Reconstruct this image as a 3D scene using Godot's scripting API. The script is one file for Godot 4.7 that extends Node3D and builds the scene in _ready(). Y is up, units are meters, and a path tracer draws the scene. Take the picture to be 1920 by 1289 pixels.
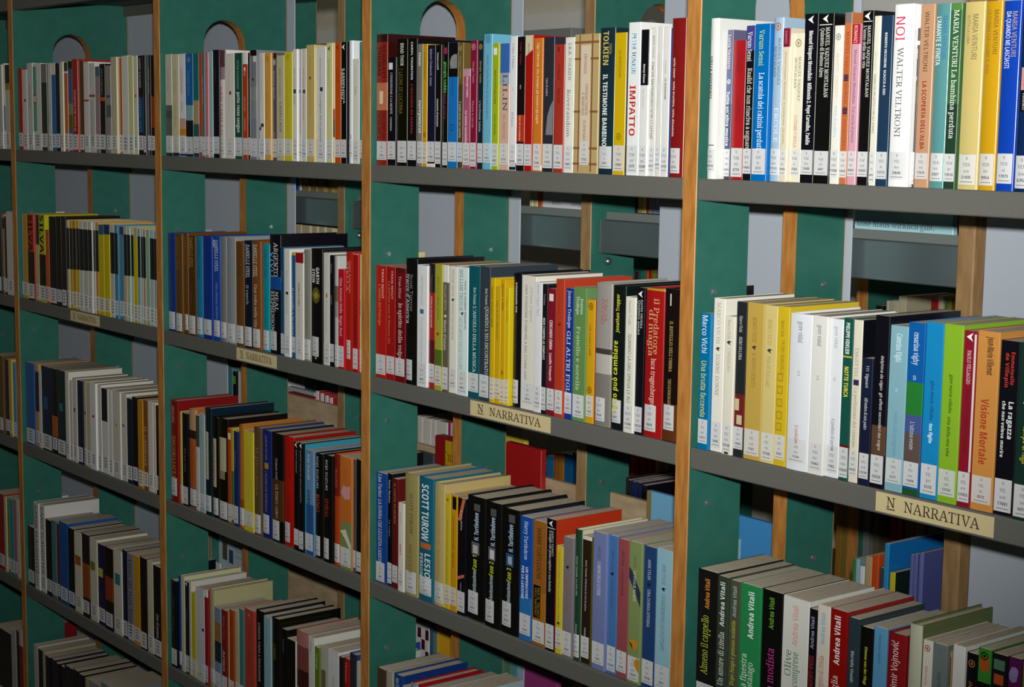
extends Node3D

# ---------------------------------------------------------------- scene
func _ready() -> void:
	# camera
	var cam := Camera3D.new()
	cam.name = "camera"
	cam.fov = 23.4548
	cam.near = 0.05
	cam.far = 60.0
	add_child(cam)
	cam.transform = Transform3D(Basis(Vector3(0.616756, 0.013911, -0.787031), Vector3(-0.107713, 0.991930, -0.066877), Vector3(0.779750, 0.126020, 0.613278)), Vector3(4.338685, 1.741618, 1.697358))
	cam.current = true
	# surroundings: a closed room, so the background only backs it up
	var env := Environment.new()
	env.background_mode = Environment.BG_COLOR
	env.background_color = Color(0.02, 0.02, 0.022)
	env.ambient_light_source = Environment.AMBIENT_SOURCE_DISABLED
	env.tonemap_mode = Environment.TONE_MAPPER_LINEAR
	env.tonemap_exposure = 1.0
	env.sdfgi_enabled = true
	env.ssao_enabled = true
	env.ssil_enabled = true
	var we := WorldEnvironment.new()
	we.name = "surroundings"
	we.environment = env
	add_child(we)
	# the pop-up flash, nine centimetres over the lens: hard black shadows under every shelf
	var flash := SpotLight3D.new()
	flash.name = "camera_flash"
	flash.light_color = Color(0.985, 0.985, 0.96)
	flash.light_energy = FLASH
	flash.light_size = 0.02
	flash.spot_range = 20.0
	flash.spot_attenuation = 2.0
	flash.spot_angle = 38.0
	flash.spot_angle_attenuation = 1.0
	flash.shadow_enabled = true
	add_child(flash)
	flash.position = Vector3(4.345, 1.83, 1.69)
	var az := deg_to_rad(56.5)
	var el := deg_to_rad(5.5)
	flash.look_at_from_position(flash.position, flash.position + Vector3(-sin(az) * cos(el), sin(el), -cos(az) * cos(el)), Vector3.UP)
	# daylight-balanced ceiling panel of the reading room, weak beside the flash
	var lamp := AreaLight3D.new()
	lamp.name = "ceiling_panel_light"
	lamp.area_size = Vector2(1.2, 0.6)
	lamp.light_color = Color(0.9, 0.95, 1.0)
	lamp.light_energy = CEIL
	lamp.area_range = 12.0
	lamp.shadow_enabled = true
	add_child(lamp)
	lamp.look_at_from_position(Vector3(2.2, 2.87, 1.6), Vector3(2.2, 0, 1.6), Vector3.FORWARD)
	materials()
	room()
	front_rack()
	rear_rack()
	books()
	rear_things()

const FLASH := 9.8
const CEIL := 0.16

func materials() -> void:
	cover_mat = StandardMaterial3D.new()
	cover_mat.vertex_color_use_as_albedo = true
	cover_mat.roughness = 0.27
	cover_mat.metallic_specular = 0.5
	page_mat = StandardMaterial3D.new()
	page_mat.vertex_color_use_as_albedo = true
	page_mat.roughness = 0.9
	page_mat.albedo_texture = noise_tex(3, 0.05, Color(0.82, 0.8, 0.76), Color(1, 1, 1), 256)
	page_mat.uv1_triplanar = true
	page_mat.uv1_world_triplanar = true
	page_mat.uv1_scale = Vector3(60, 3, 3)
	sticker_mat = StandardMaterial3D.new()
	sticker_mat.vertex_color_use_as_albedo = true
	sticker_mat.roughness = 0.3
	green_mat = StandardMaterial3D.new()
	green_mat.albedo_texture = noise_tex(5, 0.02, Color("2b6357"), Color("316b5f"), 512)
	green_mat.uv1_triplanar = true
	green_mat.uv1_world_triplanar = true
	green_mat.uv1_scale = Vector3(2, 2, 2)
	green_mat.roughness = 0.46
	green_mat.metallic_specular = 0.35
	wood_mat = StandardMaterial3D.new()
	wood_mat.albedo_texture = noise_tex(11, 0.012, Color("9a622b"), Color("c48a46"), 512, 5, [[0.5, Color("b27638")]])
	wood_mat.uv1_triplanar = true
	wood_mat.uv1_world_triplanar = true
	wood_mat.uv1_scale = Vector3(9, 1.6, 9)
	wood_mat.roughness = 0.5
	raw_mat = wood_mat.duplicate()
	raw_mat.albedo_texture = noise_tex(13, 0.012, Color("8a6843"), Color("a98a62"), 512, 5)
	ply_mat = StandardMaterial3D.new()
	ply_mat.albedo_texture = noise_tex(17, 0.012, Color("a98f6e"), Color("c9b394"), 512, 5)
	ply_mat.uv1_triplanar = true
	ply_mat.uv1_world_triplanar = true
	ply_mat.uv1_scale = Vector3(1.5, 5, 5)
	ply_mat.roughness = 0.7
	shelf_mat = StandardMaterial3D.new()
	shelf_mat.albedo_texture = noise_tex(23, 0.15, Color("5f5f5b"), Color("656560"), 256)
	shelf_mat.uv1_triplanar = true
	shelf_mat.uv1_world_triplanar = true
	shelf_mat.uv1_scale = Vector3(6, 6, 6)
	shelf_mat.roughness = 0.55
	shelf_mat.metallic_specular = 0.35
	steel_mat = StandardMaterial3D.new()
	steel_mat.albedo_color = Color("b8c0c8")
	steel_mat.metallic = 0.9
	steel_mat.roughness = 0.32

func room() -> void:
	var wall := StandardMaterial3D.new()
	wall.albedo_texture = noise_tex(31, 0.06, Color("d9d2c0"), Color("e2dccb"), 256)
	wall.uv1_triplanar = true
	wall.uv1_world_triplanar = true
	wall.roughness = 0.9
	structure("floor", Vector3(-3.2, -0.12, -1.85), Vector3(6.6, 0.0, 4.4), flat("8c857a", 0.5))
	structure("ceiling", Vector3(-3.2, 2.9, -1.85), Vector3(6.6, 3.02, 4.4), flat("e6e4de", 0.9))
	structure("wall_back", Vector3(-3.2, 0.0, -1.85), Vector3(6.6, 2.9, -1.75), wall)
	structure("wall_front", Vector3(-3.2, 0.0, 4.3), Vector3(6.6, 2.9, 4.4), wall)
	structure("wall_left", Vector3(-3.2, 0.0, -1.75), Vector3(-3.1, 2.9, 4.3), wall)
	structure("wall_right", Vector3(6.5, 0.0, -1.75), Vector3(6.6, 2.9, 4.3), wall)
	structure("trim_1", Vector3(-3.1, 2.06, -1.75), Vector3(6.5, 2.13, -1.735), flat("ecebe6", 0.7))
	var fit := thing("ceiling_lamp", "flat white ceiling light panel above the reading room aisle", "lamp", Vector3(2.2, 2.875, 1.6))
	mesh_node("frame", box_mesh(Vector3(1.26, 0.025, 0.66), 0.003), flat("d8d8d8", 0.5), fit)
	var glow := StandardMaterial3D.new()
	glow.albedo_color = Color("f4f4f0")
	glow.emission_enabled = true
	glow.emission = Color(0.9, 0.95, 1.0)
	glow.emission_energy_multiplier = 0.4
	mesh_node("diffuser", box_mesh(Vector3(1.2, 0.003, 0.6), 0.001), glow, fit, Vector3(0, -0.002, 0))

const YF := 1.68
const ROWS := [0.0, -0.3965, -0.7922, -1.1895, -1.586]

func front_rack() -> void:
	var rack := thing("shelving_rack", "long green and wood library rack with grey metal shelves", "bookshelf", Vector3.ZERO)
	var screws := []
	for y in [-0.167, -0.485, -0.932, -1.28]:
		screws.append(Vector2(-0.041, YF + y))
		screws.append(Vector2(-0.282, YF + y - (0.0 if y > -0.3 else 0.12)))
	for i in range(-1, 5):
		side_panel(rack, i * BAY, 0.0, 0.0, YF + 0.44, YF + 0.31, PANEL_W, screws, wood_mat)
	for i in range(-1, 4):
		for y in [0.3965] + ROWS:
			metal_shelf(rack, i * BAY + PANEL_W + 0.0008, (i + 1) * BAY - 0.0008, YF + y, 0.0313, -0.0012, 0.318, shelf_mat, shelf_mat)
		var st := begin()
		bevel_box(st, Vector3(i * BAY + PANEL_W, 0.0, -0.06), Vector3((i + 1) * BAY, 0.06, -0.04), 0.001)
		mesh_node("kick_plate", done(st), shelf_mat, rack)
	# paper strips naming the section
	var n := 0
	for s in [[0.368, 0.541, "dimmest", "first"], [1.232, 1.40, "", ""], [2.065, 2.284, "", ""], [2.958, 3.142, "", ""]]:
		var lab: String = ["cream NARRATIVA strip below the row of yellow and black banded paperbacks", "cream NARRATIVA strip on the shelf stickered STE", "cream NARRATIVA strip on the shelf stickered TRA to TRU", "cream NARRATIVA strip on the shelf stickered VIC to VIL"][n]
		n += 1
		var w: float = s[1] - s[0]
		var t := thing("shelf_sign", lab, "sign", Vector3((s[0] + s[1]) / 2, YF + ROWS[1] - 0.0285, -0.0012), "section strips on the second shelf")
		var sm := begin()
		bevel_box(sm, Vector3(-w / 2, 0.0005, 0.0), Vector3(w / 2, 0.0268, 0.0006), 0.0002)
		mesh_node("paper_strip", done(sm), flat("cbbb8e", 0.6), t)
		put_text(t, "lettering", "N", "s", "2c2418", Vector3(-w * 0.362, 0.0158, 0.0012), -w * 0.075, 0.0135, 0, 1.0)
		put_text(t, "lettering", "NARRATIVA", "s", "3a3022", Vector3(w * 0.072, 0.0142, 0.0012), -w * 0.635, 0.0138, 0, 1.0)
		sm = begin()
		bevel_box(sm, Vector3(-w * 0.40, 0.0058, 0.0006), Vector3(-w * 0.325, 0.0072, 0.0011), 0.0001)
		mesh_node("underline", done(sm), flat("2c2418", 0.6), t)

func rear_rack() -> void:
	var rack := thing("shelving_rack", "green and wood rack standing back to back behind white boards", "bookshelf", Vector3.ZERO)
	var zf := -0.338
	var xs := [0.44, 1.098, 1.957, 2.817]
	for x in xs:
		side_panel(rack, x, zf, 0.0, YF + 0.44, YF + 0.31, PANEL_W, [Vector2(-0.041, YF - 0.603)], raw_mat)
	# end post of solid wood on the last upright
	var st := begin()
	bevel_box(st, Vector3(2.846, 0.0, zf - 0.05), Vector3(2.8475, YF + 0.44, zf), 0.0004)
	mesh_node("end_edging", done(st), raw_mat, rack)
	var metal := StandardMaterial3D.new()
	metal.albedo_color = Color("87949a")
	metal.metallic = 0.75
	metal.roughness = 0.3
	for i in 3:
		var a: float = xs[i] + PANEL_W + 0.012
		var b: float = xs[i + 1] - 0.0008
		metal_shelf(rack, a, b, YF - 0.097, 0.062, zf - 0.012, 0.30, shelf_mat, metal)
		var rail := begin()
		bevel_box(rail, Vector3(a, YF - 0.0968, zf - 0.03), Vector3(b, YF - 0.0815, zf - 0.027), 0.0008)
		mesh_node("book_stop", done(rail), flat("6f7674", 0.5), rack)
		var cap := CylinderMesh.new()
		cap.top_radius = 0.012
		cap.bottom_radius = 0.012
		cap.height = 0.0615
		cap.radial_segments = 24
		mesh_node("rounded_end", cap, steel_mat, rack, Vector3(a + 0.002, YF - 0.128, zf - 0.0235))
		for y in [-0.4435, -0.8635, -1.3635]:
			var sh := begin()
			bevel_box(sh, Vector3(xs[i] + PANEL_W, YF + y - 0.016, zf - 0.31), Vector3(xs[i + 1], YF + y, zf - 0.006), 0.001)
			mesh_node("shelf", done(sh), ply_mat, rack)
		# clips under the steel ledge
		var c := SphereMesh.new()
		c.radius = 0.008
		c.height = 0.014
		c.radial_segments = 12
		c.rings = 6
		mesh_node("shelf_clip", c, steel_mat, rack, Vector3(a + 0.003, YF - 0.175, zf - 0.03))
	# plywood backs of the picture-book bins
	for q in [[0, -0.595, -0.86], [1, -0.632, -0.86], [2, -0.90, -0.99], [0, -1.037, -1.36]]:
		var i: int = q[0]
		if i == 2:
			continue
		var pb := begin()
		var x0: float = xs[i] + PANEL_W + (0.0 if i != 0 or q[1] < -0.9 else 0.215)
		bevel_box(pb, Vector3(x0, YF + q[2], -0.412), Vector3(xs[i + 1], YF + q[1], -0.40), 0.001)
		mesh_node("bin_panel", done(pb), ply_mat, rack)
	var pb := begin()
	bevel_box(pb, Vector3(xs[2] + PANEL_W, YF - 0.86, -0.412), Vector3(xs[2] + PANEL_W + 0.22, YF - 0.626, -0.40), 0.001)
	mesh_node("bin_panel", done(pb), ply_mat, rack)
	# white boards between the two racks
	var paper := StandardMaterial3D.new()
	paper.albedo_texture = noise_tex(41, 0.4, Color("a9b2bf"), Color("b5bdca"), 256)
	paper.uv1_triplanar = true
	paper.uv1_world_triplanar = true
	paper.uv1_scale = Vector3(7, 7, 7)
	paper.roughness = 0.75
	for q in [[-0.86, 0.462, 0.02, 0.40, "wide white board closing the back of the dim end bay"], [0.465, 0.917, -0.33, 0.42, "white board behind the SAN CIRILLO shelf, ending at the slotted panel"], [0.40, 0.5765, -0.87, -0.36, "low white board behind the STE stickered shelf"], [1.33, 1.778, -0.33, 0.42, "white board behind the shelf stickered TOD to TON"], [2.178, 2.619, -0.33, 0.42, "white board beside the steel ledge behind the wooden post"], [2.8695, 3.44, -1.6, 0.42, "tall rough white board behind the shelf stickered VIC to VIL"]]:
		var y0: float = q[2] + YF if q[2] < 0.0 else q[2]
		var bd := thing("white_board", q[4], "board", Vector3((q[0] + q[1]) / 2, y0, -0.3333), "white boards between the racks")
		mesh_node("sheet", box_mesh(Vector3(q[1] - q[0], YF + q[3] - y0, 0.003), 0.0005), paper, bd)
	# far rack across the next aisle
	var far := thing("shelving_rack", "dark far rack of books across the next aisle", "bookshelf", Vector3.ZERO)
	for x in [-0.57, 0.3, 1.155, 1.4, 2.02, 2.84]:
		var p := begin()
		bevel_box(p, Vector3(x - 0.03, 0.0, -1.42), Vector3(x, YF + 0.1, -1.1), 0.001)
		var pn := mesh_node("side_panel", done(p), green_mat, far)
		p = begin()
		bevel_box(p, Vector3(x - 0.0302, 0.0, -1.0999), Vector3(x + 0.0002, YF + 0.1, -1.098), 0.0006)
		mesh_node("front_edging", done(p), wood_mat, pn)
	for y in [0.06, -0.49, -0.95, -1.4]:
		var p := begin()
		bevel_box(p, Vector3(-0.57, YF + y - 0.03, -1.42), Vector3(2.81, YF + y, -1.102), 0.001)
		mesh_node("shelf", done(p), shelf_mat, far)
	for q in [[-0.52, -0.05], [0.36, 1.0]]:
		var t := thing("storage_box", "grey storage box on top of the far rack, %s" % ("smaller one" if q[0] < 0.0 else "larger one"), "box", Vector3((q[0] + q[1]) / 2, YF + 0.0602, -1.26), "grey boxes on the far rack")
		mesh_node("carton", box_mesh(Vector3(q[1] - q[0], 0.25, 0.3), 0.002), flat("8c9494", 0.6), t)
		mesh_node("lid", box_mesh(Vector3(q[1] - q[0] + 0.006, 0.03, 0.306), 0.002), flat("7c8484", 0.6), t, Vector3(0, 0.245, 0))

func books() -> void:
	var bulk := {"cover": begin(), "pages": begin(), "sticker": begin(), "root": null}
	var rest := Node3D.new()
	rest.name = "shelved_books"
	add_child(rest)
	rest.set_meta("label", "crowded rows of books in the dim end bays and far rack")
	rest.set_meta("category", "books")
	rest.set_meta("kind", "stuff")
	bulk.root = rest
	var serial := 0
	for s in SHELVES:
		var bay: int = s[0]
		var y: float = YF + ROWS[s[1] - 1] + 0.0004
		var xb := (bay - 1) * BAY
		for line in String(s[4]).split("\n", false):
			serial += 1
			var cut := line.split("|")
			var h := cut[0].split(" ")
			var items := []
			for i in range(2, cut.size()):
				items.append(Array(cut[i].split("~")))
			var w := float(h[1]) / 1e4
			var at := Vector3(xb + (float(h[0]) / 1e4) + w / 2, y, -float(h[4]) / 1e4)
			if s[3]:
				var t := thing("book", cut[1], "book", at, "books on the " + String(s[2]))
				make_book(w, float(h[2]) / 1e4, float(h[3]) / 1e4, h[5], h[6], h[7], items, t, Vector3.ZERO, bulk, 0.9 if bay >= 3 else 1.6, serial, s[1] >= 2 and serial % 3 != 0)
			else:
				make_book(w, float(h[2]) / 1e4, float(h[3]) / 1e4, h[5], h[6], "x", items, null, at, bulk, 2.5, serial)
	for line in FAR_BOOKS.split("\n", false):
		serial += 1
		var h := line.split(" ")
		var top := float(h[2]) / 1e4
		var base := -0.4898 if top > -0.49 else -0.9498
		var w := float(h[1]) / 1e4
		make_book(w, top - base, 0.16, h[3], "p", "", [], null, Vector3(float(h[0]) / 1e4 + w / 2, YF + base, -1.115), bulk, 3.0, serial)
	mesh_node("covers", done(bulk.cover), cover_mat, rest)
	mesh_node("pages", done(bulk.pages), page_mat, rest)
	mesh_node("call_labels", done(bulk.sticker), sticker_mat, rest)

func rear_things() -> void:
	var serial := 900
	for line in REAR_ITEMS.split("\n", false):
		serial += 1
		var cut := line.split("|")
		var h := cut[0].split(" ")
		var w := float(h[3]) / 1e4
		var hh := float(h[5]) / 1e4
		var items := []
		for i in range(2, cut.size()):
			if cut[i] != "":
				items.append(Array(cut[i].split("~")))
		if h[9] != "-":
			items.append(["S", h[9]])
		var at := Vector3(float(h[2]) / 1e4 + w / 2, YF + float(h[4]) / 1e4 + 0.0004, float(h[6]) / 1e4)
		var cat: String = {"book": "book", "picture_book": "book", "storage_box": "box", "wall_poster": "poster"}[h[1]]
		var t := thing(h[1], cut[1], cat, at, "things on the rear rack")
		if h[0] == "E":
			make_book(w, hh, float(h[7]) / 1e4, h[8], "p", "", items, t, Vector3.ZERO, {}, 2.0, serial)
		else:
			var th := float(h[7]) / 1e4
			var st := begin()
			bevel_box(st, Vector3(-w / 2, 0, -th), Vector3(w / 2, hh, 0), minf(0.0015, th * 0.3))
			mesh_node("cover", done(st), flat(h[8], 0.45), t)
			var pr := begin()
			var any := false
			for it in items:
				if it[0] == "R":
					spine_patch(pr, w, "p", float(it[3]) / 100.0, float(it[4]) / 100.0, hh * (1.0 - float(it[2]) / 1000.0), hh * (1.0 - float(it[1]) / 1000.0), 0.0002, Vector3.ZERO, hexlin(it[5]))
					any = true
				elif it[0] == "H":
					put_text(t, "lettering", it[7], it[6], it[3], Vector3(float(it[5]) / 100.0 * w, hh * (1.0 - float(it[1]) / 1000.0), 0.0008), 0.1, float(it[4]) / 100.0 * w, 0, 2.0)
			if any:
				mesh_node("print", done(pr), cover_mat, t)

# ---------------------------------------------------------------- helpers
var mats := {}
var used := {}
var fonts := {}
var cover_mat: StandardMaterial3D
var page_mat: StandardMaterial3D
var sticker_mat: StandardMaterial3D
var green_mat: StandardMaterial3D
var wood_mat: StandardMaterial3D
var ply_mat: StandardMaterial3D
var raw_mat: StandardMaterial3D
var shelf_mat: StandardMaterial3D
var steel_mat: StandardMaterial3D
var text_cache := {}

# printed colours, read off the photograph by eye, as base colours: coloured inks reflect less than the bare paper
func hexlin(h: String) -> Color:
	var c := Color(h).srgb_to_linear()
	var top := maxf(c.r, maxf(c.g, c.b))
	var low := minf(c.r, minf(c.g, c.b))
	var f := lerpf(0.76, 1.0, clampf((c.get_luminance() - 0.4) / 0.3, 0.0, 1.0) * (low / (top + 0.0001)))
	return Color(c.r * f, c.g * f, c.b * f)

func flat(h: String, rough := 0.45) -> StandardMaterial3D:
	var key := h + str(rough)
	if not mats.has(key):
		var m := StandardMaterial3D.new()
		m.albedo_color = Color(h)
		m.roughness = rough
		mats[key] = m
	return mats[key]

func noise_tex(seed_value: int, freq: float, a: Color, b: Color, size := 512, octaves := 4, stops := []) -> NoiseTexture2D:
	var n := FastNoiseLite.new()
	n.seed = seed_value
	n.frequency = freq
	n.fractal_octaves = octaves
	var g := Gradient.new()
	g.set_color(0, a)
	g.set_color(1, b)
	for s in stops:
		g.add_point(s[0], s[1])
	var t := NoiseTexture2D.new()
	t.width = size
	t.height = size
	t.seamless = true
	t.noise = n
	t.color_ramp = g
	return t

func numbered(called: String) -> String:
	if not used.has(called):
		used[called] = 0
		return called
	used[called] += 1
	return "%s_%03d" % [called, used[called]]

func thing(called: String, label: String, category: String, at: Vector3, group := "") -> Node3D:
	var o := Node3D.new()
	o.name = numbered(called)
	add_child(o)
	o.position = at
	o.set_meta("label", label)
	o.set_meta("category", category)
	if group != "":
		o.set_meta("group", group)
	return o

func mesh_node(called: String, mesh: Mesh, m: Material, parent: Node, at := Vector3.ZERO) -> MeshInstance3D:
	var o := MeshInstance3D.new()
	o.name = called
	o.mesh = mesh
	o.material_override = m
	o.position = at
	o.cast_shadow = GeometryInstance3D.SHADOW_CASTING_SETTING_ON
	parent.add_child(o, true)
	return o

func begin() -> SurfaceTool:
	var st := SurfaceTool.new()
	st.begin(Mesh.PRIMITIVE_TRIANGLES)
	st.set_smooth_group(-1)
	return st

func quad(st: SurfaceTool, a: Vector3, b: Vector3, c: Vector3, d: Vector3, col := Color.WHITE) -> void:
	# a b c d run clockwise seen from the front
	var n := (c - a).cross(b - a)
	if n.length_squared() < 1e-20:
		n = (d - a).cross(c - a)
	quad_n(st, a, b, c, d, n.normalized(), n.normalized(), col)

# the same with one normal for the side a b and one for the side c d
func quad_n(st: SurfaceTool, a: Vector3, b: Vector3, c: Vector3, d: Vector3, n0: Vector3, n1: Vector3, col: Color) -> void:
	st.set_color(col)
	for v in [[a, n0], [b, n0], [c, n1], [a, n0], [c, n1], [d, n1]]:
		st.set_normal(v[1])
		st.add_vertex(v[0])

func done(st: SurfaceTool) -> ArrayMesh:
	return st.commit()

# box with chamfered edges along x, y and z
func bevel_box(st: SurfaceTool, lo: Vector3, hi: Vector3, c := 0.001, col := Color.WHITE) -> void:
	c = minf(c, 0.45 * minf(hi.x - lo.x, minf(hi.y - lo.y, hi.z - lo.z)))
	var p := []
	for ix in 2:
		for iy in 2:
			for iz in 2:
				var v := Vector3(hi.x if ix else lo.x, hi.y if iy else lo.y, hi.z if iz else lo.z)
				var s := Vector3(-c if ix else c, -c if iy else c, -c if iz else c)
				p.append([v + Vector3(0, s.y, s.z), v + Vector3(s.x, 0, s.z), v + Vector3(s.x, s.y, 0)])
	var f := func(a: Vector3, b: Vector3, cc: Vector3, d: Vector3, n: Vector3):
		if (b - a).cross(cc - a).dot(n) > 0.0:
			quad(st, a, d, cc, b, col)
		else:
			quad(st, a, b, cc, d, col)
	# faces
	f.call(p[0][0], p[1][0], p[3][0], p[2][0], Vector3.LEFT)
	f.call(p[4][0], p[5][0], p[7][0], p[6][0], Vector3.RIGHT)
	f.call(p[0][1], p[1][1], p[5][1], p[4][1], Vector3.DOWN)
	f.call(p[2][1], p[3][1], p[7][1], p[6][1], Vector3.UP)
	f.call(p[0][2], p[2][2], p[6][2], p[4][2], Vector3.FORWARD)
	f.call(p[1][2], p[3][2], p[7][2], p[5][2], Vector3.BACK)
	# edges
	for e in [[0, 1, 0, 1, Vector3(-1, -1, 0)], [2, 3, 0, 1, Vector3(-1, 1, 0)], [4, 5, 0, 1, Vector3(1, -1, 0)], [6, 7, 0, 1, Vector3(1, 1, 0)],
			[0, 2, 0, 2, Vector3(-1, 0, -1)], [1, 3, 0, 2, Vector3(-1, 0, 1)], [4, 6, 0, 2, Vector3(1, 0, -1)], [5, 7, 0, 2, Vector3(1, 0, 1)],
			[0, 4, 1, 2, Vector3(0, -1, -1)], [1, 5, 1, 2, Vector3(0, -1, 1)], [2, 6, 1, 2, Vector3(0, 1, -1)], [3, 7, 1, 2, Vector3(0, 1, 1)]]:
		f.call(p[e[0]][e[2]], p[e[1]][e[2]], p[e[1]][e[3]], p[e[0]][e[3]], e[4])
	for i in 8:
		var n := Vector3(1 if i & 4 else -1, 1 if i & 2 else -1, 1 if i & 1 else -1)
		var t: Array = p[i]
		var q := [t[0], t[1], t[2]]
		if (t[1] - t[0]).cross(t[2] - t[0]).dot(n) > 0.0:
			q = [t[0], t[2], t[1]]
		for v in q:
			st.set_color(col)
			st.set_normal(n.normalized())
			st.add_vertex(v)

func box_mesh(size: Vector3, c := 0.001) -> ArrayMesh:
	var st := begin()
	bevel_box(st, Vector3(-size.x / 2, 0, -size.z / 2), Vector3(size.x / 2, size.y, size.z / 2), c)
	return done(st)

func structure(called: String, lo: Vector3, hi: Vector3, m: Material) -> MeshInstance3D:
	var st := begin()
	bevel_box(st, Vector3(lo.x - hi.x, 0, lo.z - hi.z) / 2, Vector3((hi.x - lo.x) / 2, hi.y - lo.y, (hi.z - lo.z) / 2), 0.002)
	var o := mesh_node(called, done(st), m, self, Vector3((lo.x + hi.x) / 2, lo.y, (lo.z + hi.z) / 2))
	o.set_meta("kind", "structure")
	return o

func font_for(k: String) -> SystemFont:
	if not fonts.has(k):
		var f := SystemFont.new()
		f.font_names = PackedStringArray(["Droid Serif" if k == "s" else "Droid Sans"])
		f.font_weight = 700 if k == "b" else 400
		fonts[k] = f
	return fonts[k]

func letters(text: String, k: String, step: float) -> Mesh:
	var key := text + "~" + k + str(step)
	if not text_cache.has(key):
		var t := TextMesh.new()
		t.text = text
		t.font = font_for(k)
		t.font_size = 32
		t.pixel_size = 0.001
		t.depth = 0.0
		t.curve_step = step
		text_cache[key] = t
	return text_cache[key]

# lettering: turn -1 reads downwards, 1 upwards, 0 level; centred on at, filling run x cap
func put_text(parent: Node, called: String, text: String, k: String, hexcol: String, at: Vector3, run: float, cap: float, turn: int, step: float) -> void:
	var mesh := letters(text, k, step)
	var box := mesh.get_aabb()
	if box.size.x < 0.0001:
		return
	var sy := cap / 0.0235
	var sx := run / box.size.x
	if turn == 0 and run > 0.0:
		sx = sy
	elif turn == 0:
		sx = -run / box.size.x
	sx = clampf(sx, sy * 0.35, sy * 1.7)
	var o := mesh_node(called, mesh, flat(hexcol, 0.5), parent)
	var basis := Basis(Vector3(0, 0, 1), turn * PI / 2) * Basis.from_scale(Vector3(sx, sy, 1))
	var mid := Vector3(box.get_center().x, 0.0, 0)
	# optical middle of the line of type: half the cap height over the base line
	mid.y = box.position.y + box.size.y * 0.5
	o.transform = Transform3D(basis, at - basis * mid)

# ---------------------------------------------------------------- books
func corner(w: float, kind: String) -> float:
	return minf(0.0022 if kind == "h" else 0.0012, w * 0.22)

func bulge(w: float, kind: String) -> float:
	return minf(0.0014, w * 0.06) if kind == "h" else minf(0.0002, w * 0.01)

# how far the spine lies behind its crown at x
func spine_z(x: float, w: float, kind: String) -> float:
	var r := corner(w, kind)
	var b := bulge(w, kind)
	var xc := w / 2 - r
	if absf(x) <= xc:
		return -b * pow(x / xc, 2.0)
	var e := minf(absf(x) - xc, r)
	return -b - (r - sqrt(maxf(0.0, r * r - e * e)))

# points across the spine with their normals
func spine_points(w: float, kind: String) -> Array:
	var r := corner(w, kind)
	var b := bulge(w, kind)
	var xc := w / 2 - r
	var right := []
	for f in [0.0, 0.45, 0.8, 1.0]:
		right.append([Vector3(xc * f, 0, -b * f * f), Vector3(2.0 * b * f / xc, 0, 1).normalized()])
	var a0 := atan2(2.0 * b / xc, 1.0)
	for i in range(1, 5):
		var a := lerpf(a0, PI / 2, i / 4.0)
		var t := PI / 2 * i / 4.0
		right.append([Vector3(xc + r * sin(t), 0, -b - r + r * cos(t)), Vector3(sin(a), 0, cos(a))])
	var out := []
	for i in range(right.size() - 1, 0, -1):
		out.append([right[i][0] * Vector3(-1, 1, 1), right[i][1] * Vector3(-1, 1, 1)])
	out.append_array(right)
	return out

# the bound cover: spine and two boards with thickness, open at the fore edge
func cover(st: SurfaceTool, w: float, h: float, d: float, kind: String, segs: Array, side: Color, off: Vector3) -> void:
	var tc := 0.0022 if kind == "h" else 0.0005
	tc = minf(tc, w * 0.2)
	var ps := spine_points(w, kind)
	var outer: Array[Vector3] = [Vector3(-w / 2, 0, -d)]
	var normals: Array[Vector3] = [Vector3.LEFT]
	for q in ps:
		outer.append(q[0])
		normals.append(q[1])
	outer.append(Vector3(w / 2, 0, -d))
	normals.append(Vector3.RIGHT)
	var inner: Array[Vector3] = []
	for v in outer:
		inner.append(Vector3(clampf(v.x, -w / 2 + tc, w / 2 - tc), 0, minf(v.z - tc, -tc) if v.z > -d + 0.001 else v.z))
	var last := outer.size() - 1
	var top := Vector3(0, h, 0)
	for i in last:
		var is_spine := i > 0 and i < last - 1
		var a := outer[i] + off
		var b := outer[i + 1] + off
		var ia := inner[i] + off
		var ib := inner[i + 1] + off
		var tcol: Color = segs[0][2] if is_spine else side
		if is_spine:
			for s in segs:
				var y0: float = h * (1.0 - s[1])
				var y1: float = h * (1.0 - s[0])
				quad_n(st, a + Vector3(0, y0, 0), a + Vector3(0, y1, 0), b + Vector3(0, y1, 0), b + Vector3(0, y0, 0), normals[i], normals[i + 1], s[2])
		else:
			quad(st, a, a + top, b + top, b, side)
		if not is_spine:
			quad(st, ia, ib, ib + top, ia + top, side)
		quad(st, a + top, ia + top, ib + top, b + top, tcol)
		quad(st, a, b, ib, ia, tcol)
	for i in [0, last]:
		quad(st, outer[i] + off, inner[i] + off, inner[i] + off + top, outer[i] + off + top, side)

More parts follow.
